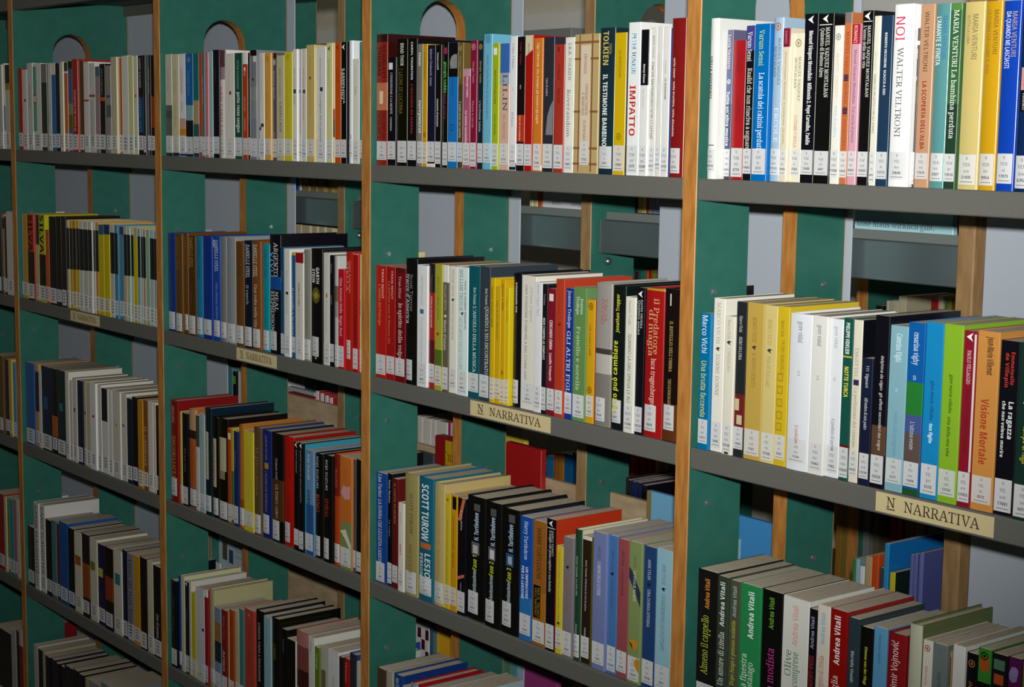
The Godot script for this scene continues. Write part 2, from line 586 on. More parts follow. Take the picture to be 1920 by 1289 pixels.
func spine_patch(st: SurfaceTool, w: float, kind: String, x0: float, x1: float, y0: float, y1: float, lift: float, off: Vector3, col := Color.WHITE) -> void:
	var n := 6 if kind == "h" else 1
	if kind != "h":
		var r := corner(w, kind) / w
		x0 = maxf(x0, r * 0.5)
		x1 = minf(x1, 1.0 - r * 0.5)
	for i in n:
		var a := (lerpf(x0, x1, float(i) / n) - 0.5) * w
		var b := (lerpf(x0, x1, float(i + 1) / n) - 0.5) * w
		var za := (spine_z(a, w, kind) if kind == "h" else 0.0) + lift
		var zb := (spine_z(b, w, kind) if kind == "h" else 0.0) + lift
		quad(st, Vector3(a, y0, za) + off, Vector3(a, y1, za) + off, Vector3(b, y1, zb) + off, Vector3(b, y0, zb) + off, col)
	var xa := (x0 - 0.5) * w
	var xb := (x1 - 0.5) * w
	var z0 := (spine_z(xa, w, kind) if kind == "h" else 0.0)
	var z1 := (spine_z(xb, w, kind) if kind == "h" else 0.0)
	quad(st, Vector3(xa, y0, z0) + off, Vector3(xa, y1, z0) + off, Vector3(xa, y1, z0 + lift) + off, Vector3(xa, y0, z0 + lift) + off, col)
	quad(st, Vector3(xb, y0, z1 + lift) + off, Vector3(xb, y1, z1 + lift) + off, Vector3(xb, y1, z1) + off, Vector3(xb, y0, z1) + off, col)

func polygon_patch(st: SurfaceTool, at: Vector3, pts: Array, col: Color) -> void:
	for i in range(1, pts.size() - 1):
		for v in [pts[0], pts[i], pts[i + 1]]:
			st.set_color(col)
			st.set_normal(Vector3(0, 0, 1))
			st.add_vertex(at + Vector3(v.x, v.y, 0))

func emblem(st: SurfaceTool, k: String, at: Vector3, s: float, col: Color) -> void:
	if k == "A":
		polygon_patch(st, at, [Vector2(-s, 0), Vector2(s * 0.8, s * 1.0), Vector2(s * 0.25, 0), Vector2(s * 0.8, -s * 1.0)], col)
	elif k == "K":
		polygon_patch(st, at, [Vector2(-s * 0.9, 0), Vector2(-s * 0.2, s * 0.5), Vector2(s * 0.9, s * 0.3), Vector2(s * 0.2, -s * 0.1), Vector2(s * 0.5, -s * 0.7), Vector2(-s * 0.3, -s * 0.4)], col)
	else:
		for i in 16:
			var a := TAU * i / 16.0
			var b := TAU * (i + 1) / 16.0
			var p0 := Vector3(cos(a), sin(a), 0)
			var p1 := Vector3(cos(b), sin(b), 0)
			quad(st, at + p0 * s * 0.72, at + p1 * s * 0.72, at + p1 * s, at + p0 * s, col)
		polygon_patch(st, at, [Vector2(-s * 0.4, -s * 0.2), Vector2(-s * 0.1, s * 0.5), Vector2(s * 0.4, s * 0.2), Vector2(s * 0.1, -s * 0.5)], col)

func segments(base: Color, items: Array) -> Array:
	var cuts := [0.0, 1.0]
	for it in items:
		if it[0] == "C":
			cuts.append(float(it[1]) / 1000.0)
			cuts.append(float(it[2]) / 1000.0)
	cuts.sort()
	var out := []
	for i in cuts.size() - 1:
		if cuts[i + 1] - cuts[i] < 0.001:
			continue
		var m: float = (cuts[i] + cuts[i + 1]) / 2
		var c := base
		for it in items:
			if it[0] == "C" and m > float(it[1]) / 1000.0 and m < float(it[2]) / 1000.0:
				c = hexlin(it[3])
		out.append([cuts[i], cuts[i + 1], c])
	return out

# stuff = true: the shapes go into the shared surface tools instead of parts
func make_book(w: float, h: float, d: float, hx: String, kind: String, code: String, items: Array, root: Node3D, off: Vector3, bulk: Dictionary, step: float, serial: int, flap := false) -> void:
	var base := hexlin(hx)
	var side := base
	for it in items:
		if it[0] == "S":
			side = hexlin(it[1])
	var segs := segments(base, items)
	var single := root != null
	var st: SurfaceTool = begin() if single else bulk.cover
	cover(st, w, h, d, kind, segs, side, off)
	if single:
		mesh_node("cover", done(st), cover_mat, root)
	var tc := minf(0.0022 if kind == "h" else 0.0005, w * 0.2)
	var over := 0.003 if kind == "h" else 0.0006
	var pt: SurfaceTool = begin() if single else bulk.pages
	if flap and w > 0.012:
		var ft: SurfaceTool = begin() if single else bulk.pages
		bevel_box(ft, Vector3(w / 2 - tc - 0.0016, over * 0.5, -d + 0.002) + off, Vector3(w / 2 - tc - 0.0002, h - 0.0002, -d * (0.38 + 0.2 * fposmod(serial * 0.37, 1.0))) + off, 0.0002, Color(0.7, 0.71, 0.7))
		if single:
			mesh_node("flap", done(ft), page_mat, root)
	var tone := 0.82 + 0.16 * fposmod(serial * 0.618, 1.0)
	bevel_box(pt, Vector3(-w / 2 + tc * 1.02, over, -d + over) + off, Vector3(w / 2 - tc * 1.02 - (0.0017 if flap and w > 0.012 else 0.0), h - over, -tc * 2.0 - 0.003) + off, 0.0002, Color(0.83, 0.72, 0.58) * tone)
	if single:
		mesh_node("pages", done(pt), page_mat, root)
	for it in items:
		var k: String = it[0]
		if not k in ["R", "P", "A", "O", "K"]:
			continue
		var ptn: SurfaceTool = begin() if single else bulk.cover
		if k == "R":
			spine_patch(ptn, w, kind, float(it[3]) / 100.0, float(it[4]) / 100.0, h * (1.0 - float(it[2]) / 1000.0), h * (1.0 - float(it[1]) / 1000.0), 0.00012 + 0.00002 * items.find(it), off, hexlin(it[5]))
		elif k == "P":
			var pts := []
			for i in range(2, it.size(), 2):
				pts.append(Vector2((float(it[i]) / 100.0 - 0.5) * w * 0.94, h * (1.0 - float(it[i + 1]) / 1000.0)))
			polygon_patch(ptn, off + Vector3(0, 0, 0.0003 + 0.00002 * items.find(it)), pts, hexlin(it[1]))
		else:
			var s := minf(w * 0.3, 0.0055)
			emblem(ptn, k, off + Vector3(0, h * (1.0 - float(it[1]) / 1000.0), 0.0005), s, hexlin(it[2]))
		if single:
			mesh_node("spine_print", done(ptn), cover_mat, root)
	for it in items:
		var k: String = it[0]
		if k == "T" or k == "U" or k == "H":
			var y0 := h * (1.0 - float(it[2]) / 1000.0)
			var y1 := h * (1.0 - float(it[1]) / 1000.0)
			var cap := float(it[4]) / 100.0 * w
			var at := off + Vector3(float(it[5]) / 100.0 * w, (y0 + y1) / 2, 0.0008)
			var holder: Node = root if single else bulk.root
			put_text(holder, "lettering", it[7], it[6], it[3], at, y1 - y0, cap, -1 if k == "T" else (1 if k == "U" else 0), step)
		elif k == "L" and code != "":
			var y0 := h * (1.0 - float(it[2]) / 1000.0)
			var y1 := h * (1.0 - float(it[1]) / 1000.0)
			var x0 := float(it[3]) / 100.0
			var x1 := float(it[4]) / 100.0
			var sk: SurfaceTool = begin() if single else bulk.sticker
			# paper shows a little of the cover's tint through the clear tape
			spine_patch(sk, w, kind, x0, x1, y0, y1, 0.0003, off, Color(0.63, 0.64, 0.655).lerp(base, 0.16 if base.get_luminance() > 0.3 else 0.04))
			if single:
				var card := mesh_node("call_label", done(sk), sticker_mat, root)
				var lw := (x1 - x0) * w
				var lx := ((x0 + x1) / 2 - 0.5) * w
				var zc := (spine_z(lx, w, kind) if kind == "h" else 0.0) + 0.0007
				var lh := y1 - y0
				var rows := [["N", 0.13, 0.09], [code, 0.34, 0.1], [["al", "don", "qui", "mil", "sca", "let", "nob", "tre"][serial % 8], 0.55, 0.09], [str(2417 + (serial * 7919) % 19400), 0.75, 0.1]]
				for r in rows:
					var cap := minf(lh * r[2], lw * 0.26)
					put_text(card, "print", r[0], "s" if r[1] < 0.7 else "b", "44464c", Vector3(lx, y1 - lh * r[1], zc), lw * 0.5, cap, 0, step * 1.6)
				var bar := begin()
				spine_patch(bar, w, kind, lerpf(x0, x1, 0.14), lerpf(x0, x1, 0.86), y0 + lh * 0.085, y0 + lh * 0.105, 0.0005, off, Color(0.12, 0.12, 0.14))
				mesh_node("print", done(bar), cover_mat, card)
			else:
				var lh := y1 - y0
				for r in [0.2, 0.4, 0.6, 0.78]:
					spine_patch(bulk.cover, w, kind, lerpf(x0, x1, 0.25), lerpf(x0, x1, 0.75), y1 - lh * (r + 0.05), y1 - lh * (r - 0.05), 0.0006, off, Color(0.25, 0.25, 0.26))

func parse_items(text: String) -> Array:
	var out := []
	for s in text.split("|", false):
		out.append(Array(s.split("~")))
	return out

# ---------------------------------------------------------------- furniture
const PANEL_W := 0.0286
const PANEL_D := 0.328
const BAY := 0.86
const SLOT := [-0.216, -0.11]

# one upright panel: two laminate faces with a long slot, wooden edging all round
func side_panel(parent: Node, x: float, z_front: float, y_low: float, y_high: float, slot_top: float, width: float, screws: Array, edging: Material) -> void:
	var st := begin()
	var zb := z_front - PANEL_D
	var s0: float = z_front + SLOT[0]
	var s1: float = z_front + SLOT[1]
	var r := (s1 - s0) / 2
	var zc := (s0 + s1) / 2
	var slot_low := y_low + 0.12
	var arch: Array[Vector2] = []
	for i in 13:
		var a := PI * i / 12.0
		arch.append(Vector2(zc + r * cos(a), slot_top - r + r * sin(a)))
	var low: Array[Vector2] = []
	for i in 13:
		var a := PI + PI * i / 12.0
		low.append(Vector2(zc + r * cos(a), slot_low + r + r * sin(a)))
	for f in [[x, false], [x + width, true]]:
		var fx: float = f[0]
		var put := func(a: Vector2, b: Vector2, c: Vector2, d: Vector2):
			# a b c d anticlockwise in (z right-to-left, y up) as seen from +x
			var q := [Vector3(fx, a.y, a.x), Vector3(fx, b.y, b.x), Vector3(fx, c.y, c.x), Vector3(fx, d.y, d.x)]
			var n: Vector3 = (q[1] - q[0]).cross(q[2] - q[0])
			if (n.x > 0) == f[1]:
				quad(st, q[0], q[3], q[2], q[1])
			else:
				quad(st, q[0], q[1], q[2], q[3])
		put.call(Vector2(z_front, y_low), Vector2(s1, y_low), Vector2(s1, y_high), Vector2(z_front, y_high))
		put.call(Vector2(s0, y_low), Vector2(zb, y_low), Vector2(zb, y_high), Vector2(s0, y_high))
		for i in 12:
			put.call(arch[i], arch[i + 1], Vector2(arch[i + 1].x, y_high), Vector2(arch[i].x, y_high))
			put.call(low[i], low[i + 1], Vector2(low[i + 1].x, y_low), Vector2(low[i].x, y_low))
	var panel := mesh_node("side_panel", done(st), green_mat, parent)
	panel.set_meta("label", "green laminate upright with a long rounded slot")
	var e := begin()
	bevel_box(e, Vector3(x - 0.0002, y_low, z_front - 0.002), Vector3(x + width + 0.0002, y_high, z_front + 0.0008), 0.001)
	mesh_node("front_edging", done(e), edging, panel)
	e = begin()
	bevel_box(e, Vector3(x - 0.0002, y_low, zb - 0.0008), Vector3(x + width + 0.0002, y_high, zb + 0.002), 0.001)
	mesh_node("back_edging", done(e), wood_mat, panel)
	e = begin()
	bevel_box(e, Vector3(x, y_high - 0.002, zb), Vector3(x + width, y_high + 0.001, z_front), 0.0008)
	mesh_node("top_edging", done(e), wood_mat, panel)
	e = begin()
	var ring: Array[Vector2] = []
	ring.append_array(arch)
	ring.append_array(low)
	for i in ring.size():
		var a := ring[i]
		var b := ring[(i + 1) % ring.size()]
		quad(e, Vector3(x, a.y, a.x), Vector3(x + width, a.y, a.x), Vector3(x + width, b.y, b.x), Vector3(x, b.y, b.x))
	mesh_node("slot_edging", done(e), wood_mat, panel)
	for s in screws:
		var c := CylinderMesh.new()
		c.top_radius = 0.0042
		c.bottom_radius = 0.0055
		c.height = 0.003
		c.radial_segments = 16
		var o := mesh_node("screw", c, steel_mat, panel, Vector3(x + width + 0.0012, s.y, z_front + s.x))
		o.rotation.z = -PI / 2

func metal_shelf(parent: Node, x0: float, x1: float, y: float, lip: float, z_front: float, depth: float, m: Material, lip_m: Material) -> void:
	var st := begin()
	bevel_box(st, Vector3(x0, y - 0.004, z_front - depth), Vector3(x1, y, z_front - 0.004), 0.0008)
	bevel_box(st, Vector3(x0, y - lip, z_front - depth), Vector3(x1, y - 0.004, z_front - depth + 0.004), 0.0008)
	bevel_box(st, Vector3(x0, y - lip, z_front - 0.03), Vector3(x1, y - lip + 0.002, z_front - 0.004), 0.0005)
	var deck := mesh_node("shelf", done(st), m, parent)
	st = begin()
	bevel_box(st, Vector3(x0, y - lip, z_front - 0.004), Vector3(x1, y + 0.0004, z_front), 0.0016)
	mesh_node("front_lip", done(st), lip_m, deck)


# ---------------------------------------------------------------- data
# shelves: bay, row, nickname, single things?, one book a line:
# left width height depth setback (0.1 mm), colour, binding, sticker | label | spine items
const SHELVES := [
	[4, 1, "shelf stickered VAZ to VEN", true, """437 168 2275 1510 30 e2e4e0 h STE|white hardback with grey lettering, first from the green panel, shelf stickered VAZ to VEN|T~234~498~2a2c30~30~-20~b~STELLA AVVENENTE|T~56~132~9aa09c~30~-20~n~Garzanti|R~785~791~0~80~6a6a70|L~810~952~8~90|S~dfe1de
608 116 2116 1372 210 6f6a8e p VAS|thin violet paperback with white lettering, second from the green panel, shelf stickered VAZ to VEN|C~261~494~58618f|C~494~1000~273a6c|C~949~1000~14181c|T~35~261~e8e6f0~50~0~n~Lucia Vastano|O~345~e8e8f0|T~410~774~e8eef8~50~0~b~Tutta un'altra musica|L~796~981~6~94
735 246 1962 1276 210 b81f26 p VAR|red paperback with dark red lettering, third from the green panel, shelf stickered VAZ to VEN|T~75~237~6a1418~25~0~n~VARESI VALERIO|T~411~585~6a1418~25~0~n~BERSAGLIO|L~772~980~6~94
996 168 2157 1398 190 17181c p SEN|black paperback with ivory lettering, fourth from the green panel, shelf stickered VAZ to VEN|C~1~157~4a4796|T~40~230~ecece8~50~0~s~Varum Sensi|T~274~798~e6e2cc~50~0~s~Kualid che non riusciva a sognare|L~795~958~6~94
1276 283 2162 1401 73 0b73c6 p SEN|bright blue paperback with white lettering, fifth from the green panel, shelf stickered VAZ to VEN|T~39~265~c8d860~32~0~s~Varum Sensi|T~309~798~eef2f6~34~0~s~La scatola dei calzini perduti|L~793~958~6~94
1562 185 2239 1488 130 a9c4dd h VAZ|pale blue hardback with white lettering, sixth from the green panel, shelf stickered VAZ to VEN|O~54~c87a3c|T~124~408~3c4454~22~18~s~MANUEL VAZQUEZ|T~175~360~3c4454~22~-16~s~MONTALBAN|T~546~759~dce8f2~36~10~s~ERCOLE|L~799~960~8~90
1804 128 2084 1352 72 e0d5bc p VAZ|ivory paperback with pink lettering, seventh from the green panel, shelf stickered VAZ to VEN|C~0~121~8c1f3c|T~152~751~7a6a4c~22~0~s~Manuel Vazquez Montalban  Il centravanti  Gli Giunti|T~17~101~c88a90~30~0~n~ROMANZO|L~792~957~6~94
1935 205 2012 1307 130 e6dfc8 p VAZ|ivory paperback with mauve lettering, eighth from the green panel, shelf stickered VAZ to VEN|O~65~a89a80|T~157~451~5c5648~20~16~s~MANUEL VAZQUEZ|T~163~367~5c5648~20~-16~s~MONTALBAN|T~548~764~a8503c~26~0~s~O CESARE O NULLA|L~778~955~6~94
2147 239 2262 1463 115 15161a p VAZ|black paperback with white lettering, ninth from the green panel, shelf stickered VAZ to VEN|A~35~f2f2f0|T~101~773~e8e8e8~30~0~b~Manuel Vázquez Montalbán  Millennio 2. Pepe Carvalho, l’addio|L~804~951~6~94
2409 274 2248 1454 90 131416 p VAZ|black paperback with white lettering, tenth from the green panel, shelf stickered VAZ to VEN|A~30~f2f2f0|R~62~67~10~90~d8d8d8|T~80~490~e4e4e0~24~12~s~MANUEL VAZQUEZ MONTALBAN|T~85~370~e4e4e0~24~-20~s~Quintetto di Buenos Aires|L~807~951~6~94
2686 148 2084 1352 103 e2e0d8 p VAZ|ivory paperback with light blue lettering, 11th from the green panel, shelf stickered VAZ to VEN|O~71~8a9a90|T~175~448~c8b48a~30~0~s~MANUEL VAZQUEZ|T~503~701~8ab0cc~30~0~s~Storie di politica|L~784~957~6~94
2837 127 2249 1454 120 d07a48 p VAZ|orange paperback with red lettering, 12th from the green panel, shelf stickered VAZ to VEN|C~1~61~8a7c78|T~111~793~a02c1c~40~0~s~MANUEL VAZQUEZ MONTALBAN ASSASSINIO|R~358~398~20~80~2c3c54|R~550~590~20~80~2c3c54|L~806~960~6~94
3017 141 2091 1356 69 e2a9bc p VAZ|pink paperback with slate grey lettering, 13th from the green panel, shelf stickered VAZ to VEN|C~1~124~b8242e|T~11~118~f0d0d0~40~0~n~ROMANZI|T~161~733~5c4a6c~34~0~n~Manuel Vázquez Montalbán  Tre storie d’amore|L~789~947~6~94
3161 182 2254 1457 95 141518 p VAZ|black paperback with white lettering, 14th from the green panel, shelf stickered VAZ to VEN|A~31~f2f2f0|R~59~63~10~90~d8d8d8|T~85~493~e4e4e0~26~14~s~MANUEL VAZQUEZ MONTALBAN|T~85~327~e4e4e0~26~-18~s~L’uomo della mia vita|L~806~951~6~94
3346 106 2180 1412 110 e0ddcc p VEC|thin ivory paperback with dark green lettering, 15th on the shelf stickered VAZ to VEN|T~209~311~a8a698~30~0~n~Veronesi|T~342~690~3a3a36~32~0~n~DIARIO DI UN GATTO CON GLI STIVALI|L~800~982~6~94
3455 191 2180 1412 115 27405c p VEC|navy blue paperback with white lettering, 16th from the green panel, shelf stickered VAZ to VEN|T~100~304~e6e8ea~20~0~b~ROBERTO VECCHIONI|T~318~463~e6e8ea~20~0~b~SCACCO A DIO|L~798~959~6~94
3685 316 2305 1529 70 e8e8ea h VEL|white hardback with slate grey lettering, 17th from the green panel, shelf stickered VAZ to VEN|T~69~197~cc2450~44~-10~n~NOI|T~235~724~4a4a4e~28~-5~s~WALTER VELTRONI|L~807~961~8~90
4004 33 2293 1482 170 22211f p VEL|thin black paperback with white lettering, 18th from the green panel, shelf stickered VAZ to VEN|C~1~126~e4e4e6|R~133~150~10~90~1a1a1a|R~174~190~10~90~1a1a1a|C~196~218~dedee0|T~235~297~e8e8e8~40~0~b~Veltroni|T~373~430~e8e8e8~40~0~b~Noi|C~445~540~3c3e2c|C~779~827~2c1c48|L~806~983~6~94
4096 216 2287 1478 95 d2a07c p VEL|salmon paperback with dark red lettering, 19th from the green panel, shelf stickered VAZ to VEN|T~40~365~4c3420~30~0~n~WALTER VELTRONI|T~417~789~8c2c20~32~0~b~LA SCOPERTA DELL’ALBA|L~810~952~6~94
4315 229 2283 1515 103 5f9ea0 h VEN|grey hardback with white lettering, 20th from the green panel, shelf stickered VAZ to VEN|T~66~300~2c6cb4~28~20~n~MARIA VENTURI|T~71~331~eef4f4~28~-16~n~L’AMANTE È FINITA|L~808~961~8~90
4561 172 2276 1471 82 3f6f46 p VEN|green paperback with white lettering, 21st from the green panel, shelf stickered VAZ to VEN|C~1~36~5c9448|C~539~999~2a4432|T~36~726~e8f0e0~42~0~s~MARIA VENTURI La bambina perduta|L~809~960~6~94
4736 301 2282 1515 114 d9c67c h VEN|pale yellow hardback with olive lettering, 22nd from the green panel, shelf stickered VAZ to VEN|T~66~305~6c6448~26~10~n~MARIA VENTURI|T~70~222~7c7454~16~-22~n~BUTTA LA LUNA|R~810~812~20~60~5c5640|L~811~974~8~90
5055 241 2276 1511 103 dba820 h VEN|golden yellow hardback with olive lettering, 23rd from the green panel, shelf stickered VAZ to VEN|T~47~279~6c5428~26~20~n~MARIA VENTURI|T~47~382~7c6428~20~-20~n~LA DONNA PER LEGARE IL SOLE|L~805~974~8~90
5298 261 2267 1506 113 1047bf h VEN|blue hardback with white lettering, 24th from the green panel, shelf stickered VAZ to VEN|T~57~293~c0a07c~26~20~n~MARIA VENTURI|T~57~352~e8eefa~24~-16~n~DA QUANDO MI LASCIASTI|L~801~960~8~90
5580 229 2278 1512 92 16305c h VEN|navy blue hardback with white lettering, 25th from the green panel, shelf stickered VAZ to VEN|R~353~470~0~100~e8a8a0|R~470~582~0~100~141418|T~362~465~a86058~30~0~s~INCAN|T~483~573~d8d8d8~30~0~s~TESIMO|T~112~282~e8ecf4~30~0~s~Maria Venturi|L~811~982~8~90"""],
	[4, 2, "shelf stickered VIC to VIL", true, """374 210 2013 1308 66 0a7db8 p VIC|bright blue paperback with yellow lettering, first from the green panel, shelf stickered VIC to VIL|T~15~288~f0f6fa~50~0~n~Marco Vichi|T~347~759~e0d848~50~0~n~Una brutta faccenda|L~777~955~6~94
587 227 2249 1455 119 e6e3d8 p VIC|white paperback with grey lettering, second from the green panel, shelf stickered VIC to VIL|T~25~294~a89c88~32~0~s~MARCO VICHI|K~327~4a4640|T~362~633~8a8478~32~0~s~DONNE DONNE|R~944~974~40~70~3a3a38|L~806~973~6~94
866 194 2017 1311 73 e0dccd p VIC|ivory paperback with grey lettering, third from the green panel, shelf stickered VIC to VIL|T~23~164~9c907c~30~0~s~Marco Vichi|K~188~4a4640|T~230~396~9c907c~30~0~s~L’INQUILINO|R~963~997~30~70~3a3a38|L~783~980~6~94
1063 202 2239 1448 102 2b2d33 p VIC|dark green paperback with ivory lettering, fourth from the green panel, shelf stickered VIC to VIL|C~595~820~7a2a28|R~625~700~10~50~d8c8a0|R~730~790~30~80~d8c8a0|T~90~194~c8c8c8~28~0~s~Marco Vichi|T~223~372~d8d8d8~28~0~s~NERO DI LUNA|L~806~951~6~94
1271 322 2249 1454 102 d2b055 p VIC|thick tan paperback with olive lettering, fifth from the green panel, shelf stickered VIC to VIL|T~89~250~8a6c28~24~0~s~MARCO VICHI|K~282~4a4640|T~316~536~8a6c28~24~0~s~IL NUOVO VENUTO|L~806~973~6~94
1602 250 2240 1449 100 e0cd85 p VIC|pale yellow paperback with khaki lettering, sixth from the green panel, shelf stickered VIC to VIL|T~88~248~a08c50~28~0~s~MARCO VICHI|K~284~4a4640|T~320~517~a08c50~28~0~s~PERCHÉ DOLLARI?|L~808~982~6~94
1864 216 2247 1453 93 e3c32c p VIC|yellow paperback with brown lettering, seventh from the green panel, shelf stickered VIC to VIL|T~87~188~7c6410~28~0~s~Marco Vichi|T~209~421~7c6410~28~0~s~UN TIPO TRANQUILLO|R~418~467~15~62~b08c18|R~497~546~15~62~b08c18|R~577~626~15~62~b08c18|R~656~705~15~62~b08c18|R~729~778~15~62~b08c18|R~424~461~20~57~dcbc30|R~503~540~20~57~dcbc30|R~582~620~20~57~dcbc30|R~662~700~20~57~dcbc30|R~734~772~20~57~dcbc30|L~805~960~6~94
2113 413 2181 1452 60 dcdfe6 h VID|thick white hardback with red lettering, eighth from the green panel, shelf stickered VIC to VIL|T~50~182~4c5474~20~0~s~gore vidal|H~376~376~5c6484~16~0~s~121|T~710~828~b83c40~16~0~s~il candelabro|L~797~950~8~90
2529 266 2184 1414 61 dcdbd8 p VID|ivory paperback with slate grey lettering, ninth from the green panel, shelf stickered VIC to VIL|T~58~188~4c5060~26~0~s~gore vidal|H~386~386~6c6c74~22~0~s~122|L~799~973~6~94
2798 229 2165 1402 113 dfe3e8 p VID|white paperback with slate grey lettering, tenth from the green panel, shelf stickered VIC to VIL|T~48~182~8c94a4~26~0~s~gore vidal|H~378~378~5c6470~22~0~s~110|T~628~832~4c5464~22~0~s~il giudizio di paride|L~801~972~6~94
3057 167 2199 1423 84 1f5a50 p VID|dark teal paperback with yellow lettering, 11th from the green panel, shelf stickered VIC to VIL|T~29~220~e8f0ec~40~0~b~PHILIPPE VIDELIER|R~232~241~0~100~d8d040|T~297~484~e0d838~44~0~b~NOTTE TURCA|C~780~837~6c1c20|L~795~982~6~94
3227 153 2190 1418 87 e0d9c8 p VIE|ivory paperback with grey lettering, 12th from the green panel, shelf stickered VIC to VIL|T~170~350~8a8474~36~0~s~TANGUY VIEL|R~365~400~20~80~3a3560|T~412~781~8a8474~36~0~s~La perfezione del crimine|L~798~959~6~94|S~18191d
3420 176 1702 1115 60 1d2740 p VIG|navy blue paperback with ivory lettering, 13th from the green panel, shelf stickered VIC to VIL|T~57~227~d0d4e0~28~0~n~111  Vigevani|T~307~558~d0d4e0~28~0~s~All’ombra di mio padre|L~746~947~6~94
3600 234 2285 1477 74 14161a p VIG|black paperback with ivory lettering, 14th from the green panel, shelf stickered VIC to VIL|C~635~806~6a4a38|T~229~428~d8d8d8~20~10~n~delphine de vigan|T~443~776~d8d8d8~20~10~n~gli effetti secondari dei sogni|L~808~974~6~94
3837 286 2179 1411 91 8fbfd0 p VIG|light blue paperback with violet lettering, 15th from the green panel, shelf stickered VIC to VIL|T~48~216~e6f2f6~30~0~s~Caterina Vighi|H~385~385~e6f2f6~14~0~s~111|T~515~785~5c94b0~22~0~s~Notizie dalle protagoniste|L~800~950~6~94
4126 266 2247 1453 90 1565b8 p VIG|blue paperback with ivory lettering, 16th from the green panel, shelf stickered VIC to VIL|C~343~534~2f8a3a|C~534~638~4c62a0|C~638~823~6a5a58|C~964~1000~2c5c34|T~56~243~e8f0fa~32~0~s~cesarina vighy|H~316~316~f0f4fa~22~0~s~154|T~571~734~c8ccd8~24~0~s~L’ultima estate|L~806~951~6~94
4395 274 2272 1469 105 1a96d8 p VIL|bright blue paperback with white lettering, 17th from the green panel, shelf stickered VIC to VIL|T~328~549~0c4c8c~20~0~b~gian mario villalta|T~569~680~e8f6fc~20~0~b~tuo figlio|L~802~974~6~94
4683 288 2280 1473 90 96c832 p VIL|lime green paperback with dark green lettering, 18th on the shelf stickered VIC to VIL|T~278~491~3c5c10~18~0~b~gian mario villalta|T~512~734~3c5c10~18~0~b~vita della mia vita|L~811~961~6~94
4974 196 2224 1439 105 9c1c32 p VIL|crimson paperback with dark red lettering, 19th from the green panel, shelf stickered VIC to VIL|A~34~f2f2f0|T~110~300~ecd8dc~28~0~s~PAOLO VILLAGGIO|T~319~696~5c0c1c~26~0~n~STORIA DELLA LIBERTA DI PENSIERO|R~17~798~82~100~dcd8d4|L~801~973~6~94
5186 322 2247 1453 95 e39c50 p VIL|thick tan paperback with red lettering, 20th from the green panel, shelf stickered VIC to VIL|T~28~239~3c2c18~30~10~b~Jean-Marie Villemot|T~373~738~a8381c~36~0~b~Visione Mortale|L~806~960~6~94
5511 276 2160 1399 117 16161c p VIL|black paperback with white lettering, 21st from the green panel, shelf stickered VIC to VIL|T~62~248~c03428~20~20~b~Emmanuelle|T~70~265~c03428~20~-12~b~de Villepin|T~345~557~e8e8e8~26~16~b~La ragazza|T~345~667~e8e8e8~18~-16~b~che non voleva morire|L~792~981~6~94
5828 285 2168 1404 61 1c3a34 p VIL|dark green paperback with yellow lettering, 22nd from the green panel, shelf stickered VIC to VIL|T~275~418~d8e0dc~30~0~n~Dopo il|T~464~676~c8c838~34~0~n~tempo di fuga|L~798~982~6~94"""],
